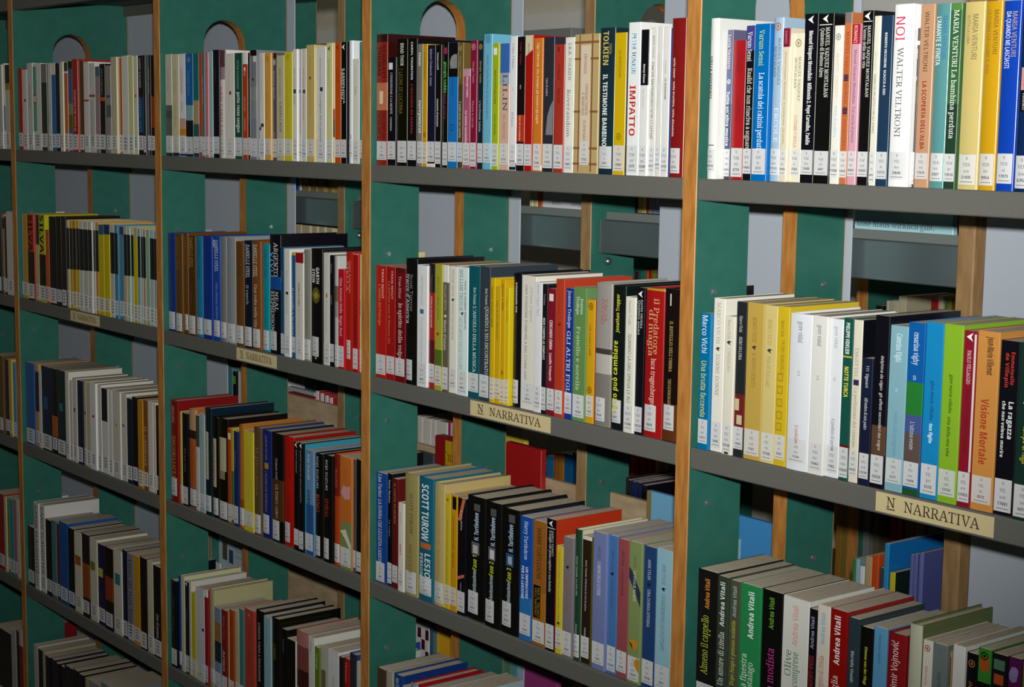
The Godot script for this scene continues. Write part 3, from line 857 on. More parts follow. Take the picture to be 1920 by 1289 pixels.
	[4, 3, "shelf of bottom-to-top lettered VIT stickers", true, """456 405 2161 1400 90 1d1c1a p VIT|thick black paperback with lime green lettering, first on the shelf of bottom-to-top lettered VIT stickers|U~59~267~d88a3c~24~0~b~Andrea Vitali|U~318~733~b8c83c~34~-2~s~Almeno il cappello|L~800~972~6~94
890 213 2151 1394 64 3e4a3e p VIT|slate grey paperback with ivory lettering, second on the shelf of bottom-to-top lettered VIT stickers|U~40~347~e4e8e4~44~0~b~Andrea Vitali|U~387~763~e0e4d8~50~0~s~Un amore di zitella|L~794~972~6~94
1106 207 2128 1379 100 5a6048 p VIT|olive paperback with yellow lettering, third from the green panel, shelf of bottom-to-top lettered VIT stickers|U~40~253~b8ccd8~36~0~n~Andrea Vitali|U~281~739~d0c840~36~0~s~Dopo lunga e penosa malattia|L~791~958~6~94
1347 397 2144 1390 71 2f9a5c p VIT|thick green paperback with white lettering, fourth on the shelf of bottom-to-top lettered VIT stickers|U~46~366~eef6f0~28~5~b~Andrea Vitali|U~482~748~e6f0e4~28~-24~s~La finestra|U~532~748~e6f0e4~28~12~s~vistalago|L~794~958~6~94
1747 381 2143 1389 100 171214 p VIT|thick black paperback with mauve lettering, fifth on the shelf of bottom-to-top lettered VIT stickers|U~46~258~7cc83c~24~0~n~Andrea Vitali|U~389~717~cc3c90~36~0~s~La modista|L~795~949~6~94
2131 483 2133 1382 116 dcdcd6 p VIT|thick ivory paperback with green lettering, sixth on the shelf of bottom-to-top lettered VIT stickers|U~48~318~d88a7c~22~0~n~Andrea Vitali|U~361~535~3c7c54~24~-24~s~Olive|U~361~594~3c7c54~24~10~s~comprese|L~789~972~6~94
2619 146 2057 1335 117 15161e p VIT|black paperback with red lettering, seventh from the green panel, shelf of bottom-to-top lettered VIT stickers|U~54~273~a8bcd8~42~0~n~Andrea Vitali|U~325~575~b8302c~50~0~n~PIANOFORTE VENDESI|L~782~971~6~94
2803 224 2165 1402 74 ddd8ca p VIT|ivory paperback with orange lettering, eighth from the green panel, shelf of bottom-to-top lettered VIT stickers|U~47~252~5c9cd0~34~0~n~Andrea Vitali|U~328~574~b85440~40~0~s~Il segreto di Ortelia|L~799~982~6~94
3039 302 2171 1406 68 a01418 p VIT|red paperback with white lettering, ninth from the green panel, shelf of bottom-to-top lettered VIT stickers|U~40~353~f0e8e8~34~-5~b~Andrea Vitali|U~426~612~f0e0d8~34~-5~s~La figlia|L~795~949~6~94
3344 192 2115 1371 86 34464e p VIT|slate grey paperback with ivory lettering, tenth on the shelf of bottom-to-top lettered VIT stickers|T~217~435~d8dce0~26~0~n~Mariella Vivaldi ·|L~789~948~6~94
3539 211 2034 1321 107 101012 p VIT|black paperback with yellow lettering, 11th from the green panel, shelf of bottom-to-top lettered VIT stickers|T~131~389~d0cc38~22~0~b~Simone van der Vlugt|L~789~970~6~94
3753 222 2082 1351 119 6aaede p VIT|light blue paperback with blue lettering, 12th on the shelf of bottom-to-top lettered VIT stickers|T~43~237~2c5c94~18~0~n~Dubravka Ugrešić|L~785~981~6~94
3998 311 2072 1385 96 9a1a22 h VIT|crimson hardback with white lettering, 13th from the green panel, shelf of bottom-to-top lettered VIT stickers|U~45~455~f0e4e4~34~0~n~Vladimir Vojnović|L~785~947~8~90
4365 199 2283 1515 67 c9cbb4 h VIT|cream hardback with olive cover, 14th from the green panel, shelf of bottom-to-top lettered VIT stickers|L~806~974~8~90|S~6f7c50
4567 149 2108 1367 110 dedad0 p VIT|ivory paperback with salmon lettering, 15th from the green panel, shelf of bottom-to-top lettered VIT stickers|O~49~c8503c|T~163~336~d07a60~28~0~n~Michela Vit|L~790~948~6~94
4759 225 2124 1377 65 7f8f8e p VIT|grey paperback with slate grey lettering, 16th on the shelf of bottom-to-top lettered VIT stickers|H~36~36~4c5858~16~0~s~12|U~173~305~3c4848~26~0~s~Silvana Neve|L~793~981~6~94
4987 34 2054 1333 118 c2a070 p VIT|thin tan paperback, 17th from the green panel, shelf of bottom-to-top lettered VIT stickers|R~36~224~30~60~2c2420|L~785~946~6~94
5053 185 2172 1407 86 dededc p VIT|ivory paperback, 18th from the green panel, shelf of bottom-to-top lettered VIT stickers|L~799~972~6~94
5241 166 2114 1371 118 14161c p VIT|black paperback with orange lettering, 19th from the green panel, shelf of bottom-to-top lettered VIT stickers|O~63~c87a3c|U~172~249~c87a3c~34~0~n~DANY|L~796~981~6~94
5423 188 2226 1440 102 3f9a38 p VIT|green paperback, 20th from the green panel, shelf of bottom-to-top lettered VIT stickers|O~42~1c1c18|P~c86428~10~72~50~42~95~55~90~123~50~140~20~115|C~196~405~12140f|L~803~982~6~94
5614 229 2208 1429 115 1a1c24 p VIT|black paperback, 21st from the green panel, shelf of bottom-to-top lettered VIT stickers|R~33~92~15~85~5c8c70|R~118~177~20~80~d05c28|L~800~950~6~94
5865 186 2225 1439 108 6a1a5e p VIT|purple paperback, 22nd from the green panel, shelf of bottom-to-top lettered VIT stickers|O~79~b0a0d8|P~9c90c8~5~96~25~58~60~54~80~88~70~134~35~146~10~129|L~797~951~6~94
6069 167 2221 1437 106 6c9a38 p VIT|sage green paperback, 23rd from the green panel, shelf of bottom-to-top lettered VIT stickers|R~29~137~20~90~1c2418|L~802~950~6~94"""],
	[3, 1, "shelf stickered TOD to TON", true, """309 354 2381 1536 114 a02c20 p THO|thick red paperback with dark brown lettering, first on the shelf stickered TOD to TON|C~1~60~3a1214|T~86~338~3c1410~30~20~b~SCARLETT|T~92~316~3c1410~30~-20~b~THOMAS|C~370~580~d8825c|R~434~531~30~60~e8d8b0|T~590~796~4c1410~26~20~n~CHE FINE HA|T~590~796~4c1410~26~-20~n~FATTO MR Y|L~818~962~6~94|S~3a1614
711 270 1950 1269 89 16171b p THO|black paperback with ivory lettering, second from the green panel, shelf stickered TOD to TON|R~50~111~15~60~e0e0de|T~143~677~d8d8d8~24~0~n~L’OSSESSIONE E LA MORTE   romanzo|L~775~944~6~94
984 321 2270 1467 116 17140f p THO|thick black paperback with olive lettering, third from the green panel, shelf stickered TOD to TON|T~34~211~c8c8c4~34~0~b~BRAD THOR|T~233~590~7c6428~34~-10~n~I LEONI DI LUCERNA|L~802~974~6~94
1364 292 2267 1465 82 141416 p THU|black paperback with red lettering, fourth from the green panel, shelf stickered TOD to TON|T~28~320~e4e4e4~20~0~b~CAROL THURSTON|T~356~744~b02c2c~22~0~b~L’OCCHIO DI HORUS|L~801~951~6~94
1659 154 2160 1399 95 8c8c84 p TIM|grey paperback with white lettering, fifth from the green panel, shelf stickered TOD to TON|T~69~177~e8e8e4~50~0~b~timm|T~234~360~6c6c64~50~0~n~la scoperta|T~458~726~e8e8e4~56~0~b~currywurst|L~793~972~6~94
1816 136 2155 1396 98 e0a910 p TIR|golden yellow paperback with brown lettering, sixth from the green panel, shelf stickered TOD to TON|T~69~285~5c4408~36~0~n~IL SUONO GIALLO|O~738~7c5c10|L~799~972~6~94
1955 238 2133 1382 100 1f1c3c p TIR|navy blue paperback with pale blue lettering, seventh on the shelf stickered TOD to TON|T~33~333~b8b8d8~26~0~s~Roberto Tiraboschi  Sonno|C~972~1000~e0ddd4|L~790~958~6~94
2215 174 2129 1380 87 131316 p TOD|black paperback with ivory lettering, eighth from the green panel, shelf stickered TOD to TON|T~63~203~d8d8d8~26~0~b~Tommaso Landolfi|T~440~666~d8d8d8~30~0~b~racconto d’autunno|L~789~972~6~94
2392 154 2162 1401 120 15110f p TOD|black paperback with crimson lettering, ninth from the green panel, shelf stickered TOD to TON|R~40~90~20~80~b02860|T~152~401~58c848~46~0~b~giorgio todde|T~407~607~a02840~40~0~n~dovè gnora|L~798~981~6~94
2594 282 2152 1394 91 1a7fd6 p TOD|bright blue paperback with navy blue lettering, tenth on the shelf stickered TOD to TON|C~1~218~18181c|P~9a9a98~15~151~30~112~60~93~95~93~95~205~20~205|C~218~272~101014|T~285~420~0c4c8c~20~0~n~Giorgio Todde|T~646~703~0c3c78~40~0~s~Ei|L~793~949~6~94
2883 151 2143 1389 88 7a6232 p TOD|olive paperback with ivory lettering, 11th from the green panel, shelf stickered TOD to TON|O~45~c8a040|C~329~991~5a4a2c|T~106~284~b89848~30~0~n~Giorgio Todde|T~469~755~e0dcc8~36~0~n~E quale amor non cambia|L~794~949~6~94
3068 202 1697 1112 69 b8607e p TOD|mauve paperback with white lettering, 12th from the green panel, shelf stickered TOD to TON|C~1~77~d0a0b0|T~84~284~f0dce4~24~10~b~Giorgio Todde|T~421~748~f0dce4~28~0~b~La matta bestialità|L~743~965~6~94
3278 184 2164 1402 61 8f1d3f p TOD|crimson paperback with pink lettering, 13th from the green panel, shelf stickered TOD to TON|O~49~d8a0b0|T~164~330~d890a4~28~0~n~Giorgio Todde|T~470~676~d890a4~30~0~n~Paura e carne|L~795~982~6~94
3465 153 2155 1396 83 18303a p TOD|dark teal paperback with ivory lettering, 14th from the green panel, shelf stickered TOD to TON|O~47~b8b040|T~156~328~b8b048~28~0~n~Giorgio Todde|T~468~707~c8d0d0~30~0~n~L’occhiata letale|L~797~949~6~94
3639 223 2257 1459 73 77c2e0 p TOD|light blue paperback with blue lettering, 15th from the green panel, shelf stickered TOD to TON|R~6~66~20~80~5ca8cc|T~150~628~1c5c94~24~0~s~Giorgio Tourlas Storie di un amore greco|L~804~951~6~94
3865 175 2099 1361 83 b5c41c p TOI|lime green paperback with brown lettering, 16th from the green panel, shelf stickered TOD to TON|R~36~91~20~70~e8e8e0|T~211~479~4c5410~26~0~b~NON STA TUTTO NELLA NEVE|T~555~724~4c5410~22~0~b~Tony Vitiello|L~791~971~6~94
4043 260 2093 1358 105 dcb8a8 p TOI|cream paperback with mauve lettering, 17th from the green panel, shelf stickered TOD to TON|C~1~232~3f74c4|C~232~321~a8b4cc|T~243~533~3c4050~44~10~s~LILIN|T~559~754~b05c50~24~5~s~DEL TRADITORE|L~789~957~6~94
4308 181 2200 1424 112 dfe0e2 p TOI|white paperback with slate grey lettering, 18th from the green panel, shelf stickered TOD to TON|T~53~240~6c7078~28~0~s~Colm Tóibín|H~392~392~6c7078~28~0~n~22|T~565~670~5c6068~26~0~s~Il faro|C~944~996~1a2440|L~804~973~6~94
4534 216 2185 1415 79 1a1616 p TOI|black paperback with ivory lettering, 19th from the green panel, shelf stickered TOD to TON|T~45~207~a02c28~22~0~n~Colm Tóibín|H~374~374~e0e0e0~28~0~n~III|C~583~783~c4401c|T~588~772~f0d8c0~20~0~n~Fuori da un evidente|L~797~959~6~94
4765 205 2200 1424 66 b81e14 p TOI|red paperback with dark red lettering, 20th from the green panel, shelf stickered TOD to TON|P~d9cfae~0~2~100~2~100~107~0~158|T~58~144~4c3428~24~0~s~Colm Tóibín|T~362~385~5c1410~30~0~n~22|T~709~790~7c1410~20~0~n~romanzo|L~801~959~6~94
4974 224 2143 1389 80 e08428 p TOK|orange paperback with ivory lettering, 21st from the green panel, shelf stickered TOD to TON|T~36~639~f4e8c0~24~0~s~Olga Tokarczuk  Dio, il tempo, gli uomini e gli angeli|C~955~991~dcd8d0|L~791~981~6~94
5201 273 2153 1395 96 33343e p TOK|dark green paperback with light grey lettering, 22nd on the shelf stickered TOD to TON|T~305~435~c8c8cc~18~-10~n~L’eco di ombre|P~8c8c94~100~467~100~724~30~724~45~584~70~514|C~794~988~20232c|L~791~972~6~94
5477 245 2027 1317 100 b83a30 p TOL|red paperback with dark brown lettering, 23rd from the green panel, shelf stickered TOD to TON|T~153~276~4c1410~22~0~n~ZONA DI|T~337~460~4c1410~22~0~n~AMORE|R~19~56~35~50~7c1c18|L~784~970~6~94
5725 232 2130 1381 110 e0e0da p TOL|ivory paperback with olive lettering, 24th from the green panel, shelf stickered TOD to TON|T~41~315~54544c~30~0~s~J.R.R. TOLKIEN|T~382~733~6c6c60~36~0~s~Roverandom|L~798~981~6~94
5982 590 2164 1402 89 c9b07a p TOL|thick tan paperback with brown lettering, 25th from the green panel, shelf stickered TOD to TON|R~50~66~0~100~9a6440|R~168~183~0~100~9a6440|R~546~562~0~100~9a6440|R~810~826~0~100~9a6440|R~923~939~0~100~9a6440|R~2~988~20~24~8a5a34|R~2~988~71~76~8a5a34|R~78~939~28~66~dccdb8|T~142~282~8a4c34~10~-3~s~INOSSIDI|T~355~580~8a4c34~10~4~s~ITINERARI TERRENI|T~417~580~8a4c34~10~-10~s~E RIMORSI|T~614~761~8a4c34~10~-3~s~SCHWARZ|L~772~939~29~65
6594 352 2239 1488 75 203440 h TOL|thick dark teal hardback with white lettering, 26th on the shelf stickered TOD to TON|T~23~252~c8b060~36~-5~b~TOLKIEN|T~108~177~a89850~18~25~n~SIMON|T~316~806~e4eaec~30~-5~b~IL TESTIMONE BAMBINO|L~807~960~8~90
6958 259 2154 1396 72 e2bd12 p TOM|yellow paperback with brown lettering, 27th from the green panel, shelf stickered TOD to TON|T~121~314~5c4808~20~0~n~Turco  UNO FRUTTO DEL TEATRO|O~728~9c7c10|L~791~972~6~94|S~22324c
7220 272 2299 1486 109 e4e6e6 p TON|white paperback with red lettering, 28th from the green panel, shelf stickered TOD to TON|T~72~333~88b8d8~40~0~b~PETER TONKIN|T~86~320~e8f2f8~26~0~b~PETER TONKIN|T~410~739~c02020~50~-4~b~IMPATTO|L~803~983~6~94
7539 174 2180 1412 74 dcdcdc p TON|ivory paperback with light grey lettering, 29th from the green panel, shelf stickered TOD to TON|C~1~379~16161a|T~235~363~d8d8d8~26~0~b~Henry Simon|T~406~535~a8a8a4~26~0~n~Mia fantasia|L~793~982~6~94
7716 138 2211 1431 110 dcdad6 p TOS|ivory paperback with dark green lettering, 30th from the green panel, shelf stickered TOD to TON|T~58~205~5c5c58~30~0~n~BEPPE TOSCO|T~236~749~3c3c3a~36~0~n~FINCHÉ MATRIMONIO NON CI SEPARI|R~415~742~2~6~5c5c58|L~801~973~6~94
7882 130 2213 1432 83 d8d8d4 p TOU|ivory paperback with light grey lettering, 31st from the green panel, shelf stickered TOD to TON|T~187~375~a8a8a4~24~0~n~Jean-Philippe Toussaint|T~427~542~a8a8a4~24~0~n~Fare l’amore|L~797~959~6~94
8027 155 2183 1414 69 dcdad8 p TOU|ivory paperback with dark brown lettering, 32nd from the green panel, shelf stickered TOD to TON|T~215~305~8c8c88~24~0~n~Toussaint|T~336~478~2c2c2c~22~0~b~LA TELEVISIONE|L~796~973~6~94|S~2458a8
8200 302 2315 1535 66 8c1a1c h TOW|dark red hardback with ivory lettering, 33rd from the green panel, shelf stickered TOD to TON|T~248~741~e0c8c8~14~-20~b~carlo tower · tutta bruciata, tutta devastata|L~815~974~0~78"""],
	[3, 2, "shelf stickered TRA to TRU", true, """360 354 2101 1363 78 c8261c p TRA|thick red paperback with salmon lettering, first from the green panel, shelf stickered TRA to TRU|T~24~289~e8b0a0~20~20~b~TRAN NHUT|T~165~533~e89050~24~-10~s~L’ombra del Principe|L~792~971~6~94
718 295 2099 1362 75 b0201c p TRA|red paperback with orange lettering, second from the green panel, shelf stickered TRA to TRU|T~29~283~d8a090~22~20~b~TRAN NHUT|T~126~683~d88448~24~-16~s~La polvere nera di Maestro Hu|L~790~948~6~94
1028 329 2104 1365 66 7c1620 p TRA|thick dark red paperback with ivory lettering, third on the shelf stickered TRA to TRU|T~72~266~e0b4a8~24~0~s~Tran-Nhut|T~306~803~ecdcd4~34~0~s~lo spirito della volpe|C~0~38~6a1018|L~792~948~6~94
1362 361 2299 1525 62 141418 h TUR|thick black hardback with ivory lettering, fourth from the green panel, shelf stickered TRA to TRU|T~123~417~8c8c90~26~6~s~Scott Turow|T~123~514~dcdcdc~26~-22~s~tracce d’America|L~802~966~0~62
1727 316 2207 1429 70 dfe0e2 p TUR|white paperback with grey lettering, fifth from the green panel, shelf stickered TRA to TRU|T~92~327~9ca0a4~22~0~s~Ivan Turgenev romanzi|R~360~397~30~65~3c7c9c|T~425~793~9ca0a4~22~0~s~Il racconto del primo amore|L~801~982~6~94
2046 181 2248 1454 105 b82a2a p TRE|red paperback with white lettering, sixth from the green panel, shelf stickered TRA to TRU|C~0~228~22222a|T~85~228~a0403c~26~0~n~Turgenev|T~256~511~f0e0dc~24~0~n~STORIA DI UN INCONTRO|C~610~810~6a1a24|L~800~951~6~94
2265 218 2257 1460 78 b4b23c p TRE|lime green paperback with brown lettering, seventh from the green panel, shelf stickered TRA to TRU|T~95~440~6c6a18~28~0~n~William Trevor L’AMORE, UN’ESTATE|K~551~b03020|C~677~811~5a7a2a|L~803~960~6~94
2486 171 2256 1459 96 6f675a p TRE|olive paperback with white lettering, eighth from the green panel, shelf stickered TRA to TRU|C~0~136~e0ded6|T~151~354~c8c0b0~30~0~s~WILLIAM TREVOR|K~401~e8e4dc|T~433~671~e8e4dc~40~0~s~Marte d’estate|L~806~982~6~94
2661 232 2248 1454 111 e3e0d4 p TRE|ivory paperback with grey lettering, ninth from the green panel, shelf stickered TRA to TRU|T~25~235~8a8478~26~0~s~WILLIAM TREVOR|K~263~4a4640|T~289~579~8a8478~26~0~s~NOTIZIE DALL’IRLANDA|L~808~960~6~94
2930 321 2258 1460 84 d8e6e4 p TRE|thick white paperback with slate grey lettering, tenth on the shelf stickered TRA to TRU|T~18~340~3c8c94~30~-10~s~WILLIAM TREVOR|K~360~2c5c60|T~387~800~5c9ca0~30~-10~s~GLI SCAPOLI DELLE COLLINE|T~102~479~4c5c5c~14~28~b~Trevor  IL SILENZIO TRAGHETTO|L~806~982~6~94
3275 321 2296 1484 75 12606c p TREM|thick teal paperback with white lettering, 11th from the green panel, shelf stickered TRA to TRU|T~158~288~d8e8ea~22~10~s~Rose Tremain|T~300~800~e0eef0~26~10~s~L’ANGELO DELLA MUSICA|L~808~952~6~94
3607 293 2313 1494 66 3a4650 p TREM|slate grey paperback with white lettering, 12th from the green panel, shelf stickered TRA to TRU|T~160~281~d8dce0~22~20~s~Rose Tremain|T~292~799~e4e8ea~30~20~s~QUANDO L’HO INCONTRATO|L~806~974~6~94
3916 128 2136 1384 60 e8c018 p TRE|yellow paperback with brown lettering, 13th from the green panel, shelf stickered TRA to TRU|T~66~391~6c5408~40~0~b~Trevanian  ARTICOLO E AMORE|L~798~972~6~94
4051 154 2005 1303 60 e0b81a p TRE|golden yellow paperback with brown lettering, 14th from the green panel, shelf stickered TRA to TRU|T~116~454~5c4808~30~0~n~Trevi  IL BLU ANNEGATO|L~784~955~6~94
4210 120 2135 1383 60 e6b414 p TRE|thin golden yellow paperback with brown lettering, 15th on the shelf stickered TRA to TRU|T~38~243~6c5408~40~0~b~Trevanian  IL PONTE|O~741~7c6010|L~796~981~6~94
4337 103 2010 1306 60 e8cc20 p TRE|thin yellow paperback with brown lettering, 16th from the green panel, shelf stickered TRA to TRU|T~57~307~7c6410~36~0~n~Trevi  2000|L~777~980~6~94
4444 234 2264 1504 130 17161e h TRE|black hardback with dark brown lettering, 17th from the green panel, shelf stickered TRA to TRU|T~71~293~e0e0e4~18~0~b~emanuela tre|T~352~782~4c1c20~20~0~n~l’amore che ci inganna|L~797~973~0~72
4701 380 2242 1450 116 dedbd0 p TRI|thick ivory paperback with olive lettering, 18th from the green panel, shelf stickered TRA to TRU|T~78~336~a8a294~20~20~n~adriana trigiani|T~71~776~6c6860~16~-14~n~UNA STAGIONE D’AMORE A BIG STONE GAP|L~798~960~6~94
5084 200 2162 1400 83 dcdce0 p TRI|white paperback with grey lettering, 19th from the green panel, shelf stickered TRA to TRU|T~15~257~7c88a8~24~0~n~Adriana Trigiani  Big A|L~795~972~6~94
5293 136 2142 1388 76 1c1d22 p TRI|black paperback with white lettering, 20th from the green panel, shelf stickered TRA to TRU|T~32~200~a8a8ac~24~0~n~Triste|T~259~579~e0e0e0~36~0~b~NON COMPRO AI SEMPLICI|L~793~972~6~94
5447 208 2085 1352 67 8a1c30 p TRI|crimson paperback with ivory lettering, 21st from the green panel, shelf stickered TRA to TRU|R~41~98~20~70~e0d8d8|T~247~479~f0d8d8~36~0~b~CERCANDO EMMA|T~505~724~f0d8d8~30~0~b~Camillo Trimarchi|L~787~957~6~94
5662 210 2255 1458 60 c84428 p TRI|red paperback with dark red lettering, 22nd from the green panel, shelf stickered TRA to TRU|T~82~271~98301c~24~0~n~Trinca|K~326~8c2c18|T~365~444~98301c~24~0~n~Il sogno|L~802~973~6~94
5875 194 2124 1377 90 1b3f9c p TRO|blue paperback with white lettering, 23rd from the green panel, shelf stickered TRA to TRU|T~18~301~e4ecf8~36~0~s~Joanna Trollope|T~326~820~e4ecf8~44~0~s~GLI ALTRI FIGLI|L~796~958~6~94
6073 307 2155 1396 91 6f9a5c p TRO|sage green paperback with cream lettering, 24th from the green panel, shelf stickered TRA to TRU|T~79~196~e8f0e0~20~16~s~Joanna|T~66~201~e8f0e0~20~-16~s~Trollope|T~290~765~c8dcb8~26~-5~s~Fratello e sorella|L~800~972~6~94
6383 190 1984 1290 110 e2b01e p TRO|golden yellow paperback with brown lettering, 25th from the green panel, shelf stickered TRA to TRU|O~54~7c5c10|T~200~450~5c4408~26~0~n~Tullio Avoledo IL MARE|O~729~7c5c10|L~774~945~6~94|S~c8401c
6607 375 2276 1511 88 a8a49e h TROP|thick grey hardback with crimson lettering, 26th from the green panel, shelf stickered TRA to TRU|T~106~265~b03c3c~16~20~s~VACSA|T~111~288~b03c3c~16~0~s~POETARE|C~455~493~4a4644|C~493~630~c0bcb4|C~630~1000~8c8882|L~798~963~0~70
6985 304 2261 1502 102 14201a h TROP|black hardback with yellow lettering, 27th from the green panel, shelf stickered TRA to TRU|U~58~325~c8c838~26~0~b~Jonathan Tropper|U~382~884~d4d430~36~-10~b~Tutto può cambiare|L~792~953~0~80
7333 220 2111 1369 70 dfddd2 p TROT|ivory paperback with dark green lettering, 28th from the green panel, shelf stickered TRA to TRU|T~25~204~8a8678~26~0~n~Susan Trott|T~273~776~3c3c38~30~0~n~QUANDO LA GRU SPIEGA LE ALI|L~795~981~6~94
7556 181 2270 1467 95 15161a p TRU|black paperback with white lettering, 29th from the green panel, shelf stickered TRA to TRU|A~43~f2f2f0|T~80~275~e0e0e0~22~18~s~DAVID TRUEBA|T~87~319~e0e0e0~22~-16~s~Quattro amici|L~810~982~6~94
7740 412 2282 1515 102 b01f20 h TRU|thick red hardback with ivory lettering, 30th from the green panel, shelf stickered TRA to TRU|C~0~14~c8a030|T~65~437~d0a878~26~14~s~il Predatore|T~145~452~d0a878~24~-16~s~di magia|T~467~790~e8d8d0~24~0~s~luca trugenberger|L~783~960~8~70
8189 364 2312 1534 73 1c1512 h TRU|thick black hardback with tan lettering, 31st from the green panel, shelf stickered TRA to TRU|C~752~996~6a3a1c|R~33~111~35~42~d8d8d0|T~210~540~c8a860~18~-2~s~IL RISVEGLIO DELL’OMBRA|T~587~759~c8a860~16~-5~s~TRUGENBERGER|L~759~924~10~72"""],
	[3, 3, "shelf stickered TUC to TYL", true, """349 360 2128 1380 115 1d4fa8 p TUC|thick blue paperback with white lettering, first from the green panel, shelf stickered TUC to TYL|T~13~224~e0eaf8~30~-10~s~Lisa Tucker|T~242~833~e0eaf8~30~-10~s~LA DONNA CHE LEGGEVA CANZONI|L~815~991~0~80
712 152 2156 1397 130 16171c p TUN|black paperback with grey lettering, second from the green panel, shelf stickered TUC to TYL|T~51~258~d8d8d8~30~0~b~Tano Nunes|T~412~557~9c9c9c~30~0~n~La colpa|L~794~981~6~94
907 189 2100 1362 106 6e1d20 p TUR|dark red paperback with tan lettering, third from the green panel, shelf stickered TUC to TYL|T~43~411~b8884c~30~0~n~IL CANTO DI MORTA|L~790~948~6~94|S~6a1c20
1165 187 1689 1107 65 dcd8d0 p TUR|ivory paperback with red lettering, fourth from the green panel, shelf stickered TUC to TYL|T~75~235~8a8478~24~0~n~Tozzi|T~458~582~b83c38~30~0~b~ADELE|L~740~935~6~94
1371 427 2294 1522 60 b0a468 h TUR|thick khaki hardback with brown lettering, fifth from the green panel, shelf stickered TUC to TYL|T~159~491~4c4424~22~6~s~SCOTT TUROW|T~574~817~6c5c2c~22~0~s~INNOCENTE|L~800~976~12~88
1800 454 2296 1524 78 1f6f8a h TUR|thick teal hardback with ivory lettering, sixth from the green panel, shelf stickered TUC to TYL|T~53~507~e8eef0~48~0~b~SCOTT TUROW|R~529~573~0~100~e07a3a|T~611~901~e0e8ea~40~18~b~LESIONI|T~619~884~c8d4d8~20~-24~b~PERSONALI|L~804~952~8~90
2257 325 2264 1504 100 cdb878 h TUR|thick tan hardback with mauve lettering, seventh from the green panel, shelf stickered TUC to TYL|T~216~505~a08648~20~0~s~SCOTT TUROW|T~530~782~a8744c~20~0~s~PROVA D’APPELLO|L~808~973~8~90
2586 166 2110 1368 114 e3cb38 p TUR|yellow paperback with olive lettering, eighth from the green panel, shelf stickered TUC to TYL|K~49~8c7c18|T~225~775~8c7c18~24~0~n~Marina Turchetti  I figli del tempo|L~790~957~6~94
2768 202 2130 1381 102 dfa320 p TUR|golden yellow paperback with brown lettering, ninth from the green panel, shelf stickered TUC to TYL|R~14~122~30~85~18181a|T~186~620~6c4c10~30~0~n~psicanalisi senza mele  negli abissi|L~792~948~6~94
3008 242 2123 1377 84 15151a p TUR|black paperback with light grey lettering, tenth from the green panel, shelf stickered TUC to TYL|P~e07858~60~4~100~4~42~194~4~194|T~107~271~d0d0d0~20~0~n~E più dolce|P~e07858~0~678~92~643~92~669~0~707|T~721~791~a8a8a8~18~0~n~romanzo|L~797~972~6~94
3253 526 2215 1473 105 101013 h TURT|thick black hardback with pale blue lettering, 11th on the shelf stickered TUC to TYL|R~56~113~40~72~5c5c60|U~125~347~b8d0e8~24~5~b~H. Turtledove|R~367~468~28~70~6c7078|R~391~457~36~62~c8c0c0|U~473~592~c0c838~24~-2~b~Fase 1|U~597~811~b8d0d4~20~-4~b~Colonizzazione|L~770~951~10~66
3835 443 2217 1474 69 101013 h TURT|thick black hardback with pale blue lettering, 12th on the shelf stickered TUC to TYL|R~49~108~35~70~5c5c60|U~116~343~b8d0e8~28~2~b~H. Turtledove|R~357~462~22~66~6c7078|R~378~451~32~60~d0d0d4|U~472~585~c0c838~28~-5~b~Fase 2|U~588~807~b8d0d4~22~-6~b~Colonizzazione|L~783~962~6~62
4281 488 2193 1460 80 101013 h TURT|thick black hardback with pale blue lettering, 13th on the shelf stickered TUC to TYL|R~43~107~42~75~5c5c60|U~120~336~b8d0e8~26~6~b~H. Turtledove|R~354~457~28~70~3c5c8c|R~377~441~40~62~a8c0d8|U~470~580~c0c838~26~-2~b~Fase 3|U~586~780~b8d0d4~20~-4~b~Colonizzazione|L~748~943~8~60
4772 323 2133 1382 102 1b58b8 p TUR|thick blue paperback with white lettering, 14th from the green panel, shelf stickered TUC to TYL|C~648~1000~2f80c8|T~35~345~e8eef8~28~0~s~Harry Turtledove|T~402~657~d8e8f4~22~14~b~UN IMPERATORE|T~402~668~d8e8f4~22~-20~b~PER LA LEGIONE|L~789~958~6~94
5156 352 2139 1386 72 a8692a p TUR|thick orange paperback with orange lettering, 15th from the green panel, shelf stickered TUC to TYL|T~58~463~1c140c~30~0~n~HARRY TURTLEDOVE|R~516~778~10~62~14120e|T~532~767~b08838~16~0~n~PER IL TRONO|T~540~759~b08838~14~-20~n~DELL’IMPERO|C~564~791~b87828|L~798~972~6~94
5520 236 2238 1447 66 17161a p TUS|black paperback with white lettering, 16th from the green panel, shelf stickered TUC to TYL|A~34~f2f2f0|R~67~73~10~90~d0d0d0|T~87~277~d8d8d8~18~22~s~PABLO TUSSET|T~87~552~e0e0e0~24~-6~s~Il meglio che possa capitare a una brioche|L~799~982~6~94|S~c83c1c
5760 170 1818 1187 84 e5d336 p TUT|yellow paperback with olive lettering, 17th from the green panel, shelf stickered TUC to TYL|T~52~692~7c7010~24~0~n~Il concerto nella Torre  con le note sul filo|K~716~3c3808|L~758~950~6~94
5956 251 2020 1312 64 8a8488 p TYL|grey paperback with mauve lettering, 18th from the green panel, shelf stickered TUC to TYL|T~86~220~a8583c~20~0~s~ANNE TYLER|K~248~2c2c30|T~286~637~a04c5c~24~0~s~IL TURISTA INVOLONTARIO|L~785~980~6~94
6210 158 2185 1455 90 234a34 h TUT|dark green hardback with ivory lettering, 19th from the green panel, shelf stickered TUC to TYL|T~200~499~d0dcd0~20~0~n~Amos Tutuola  La mia vita|T~715~800~d0dcd0~20~0~n~Adelphi|L~798~973~8~90|S~d2ceb0
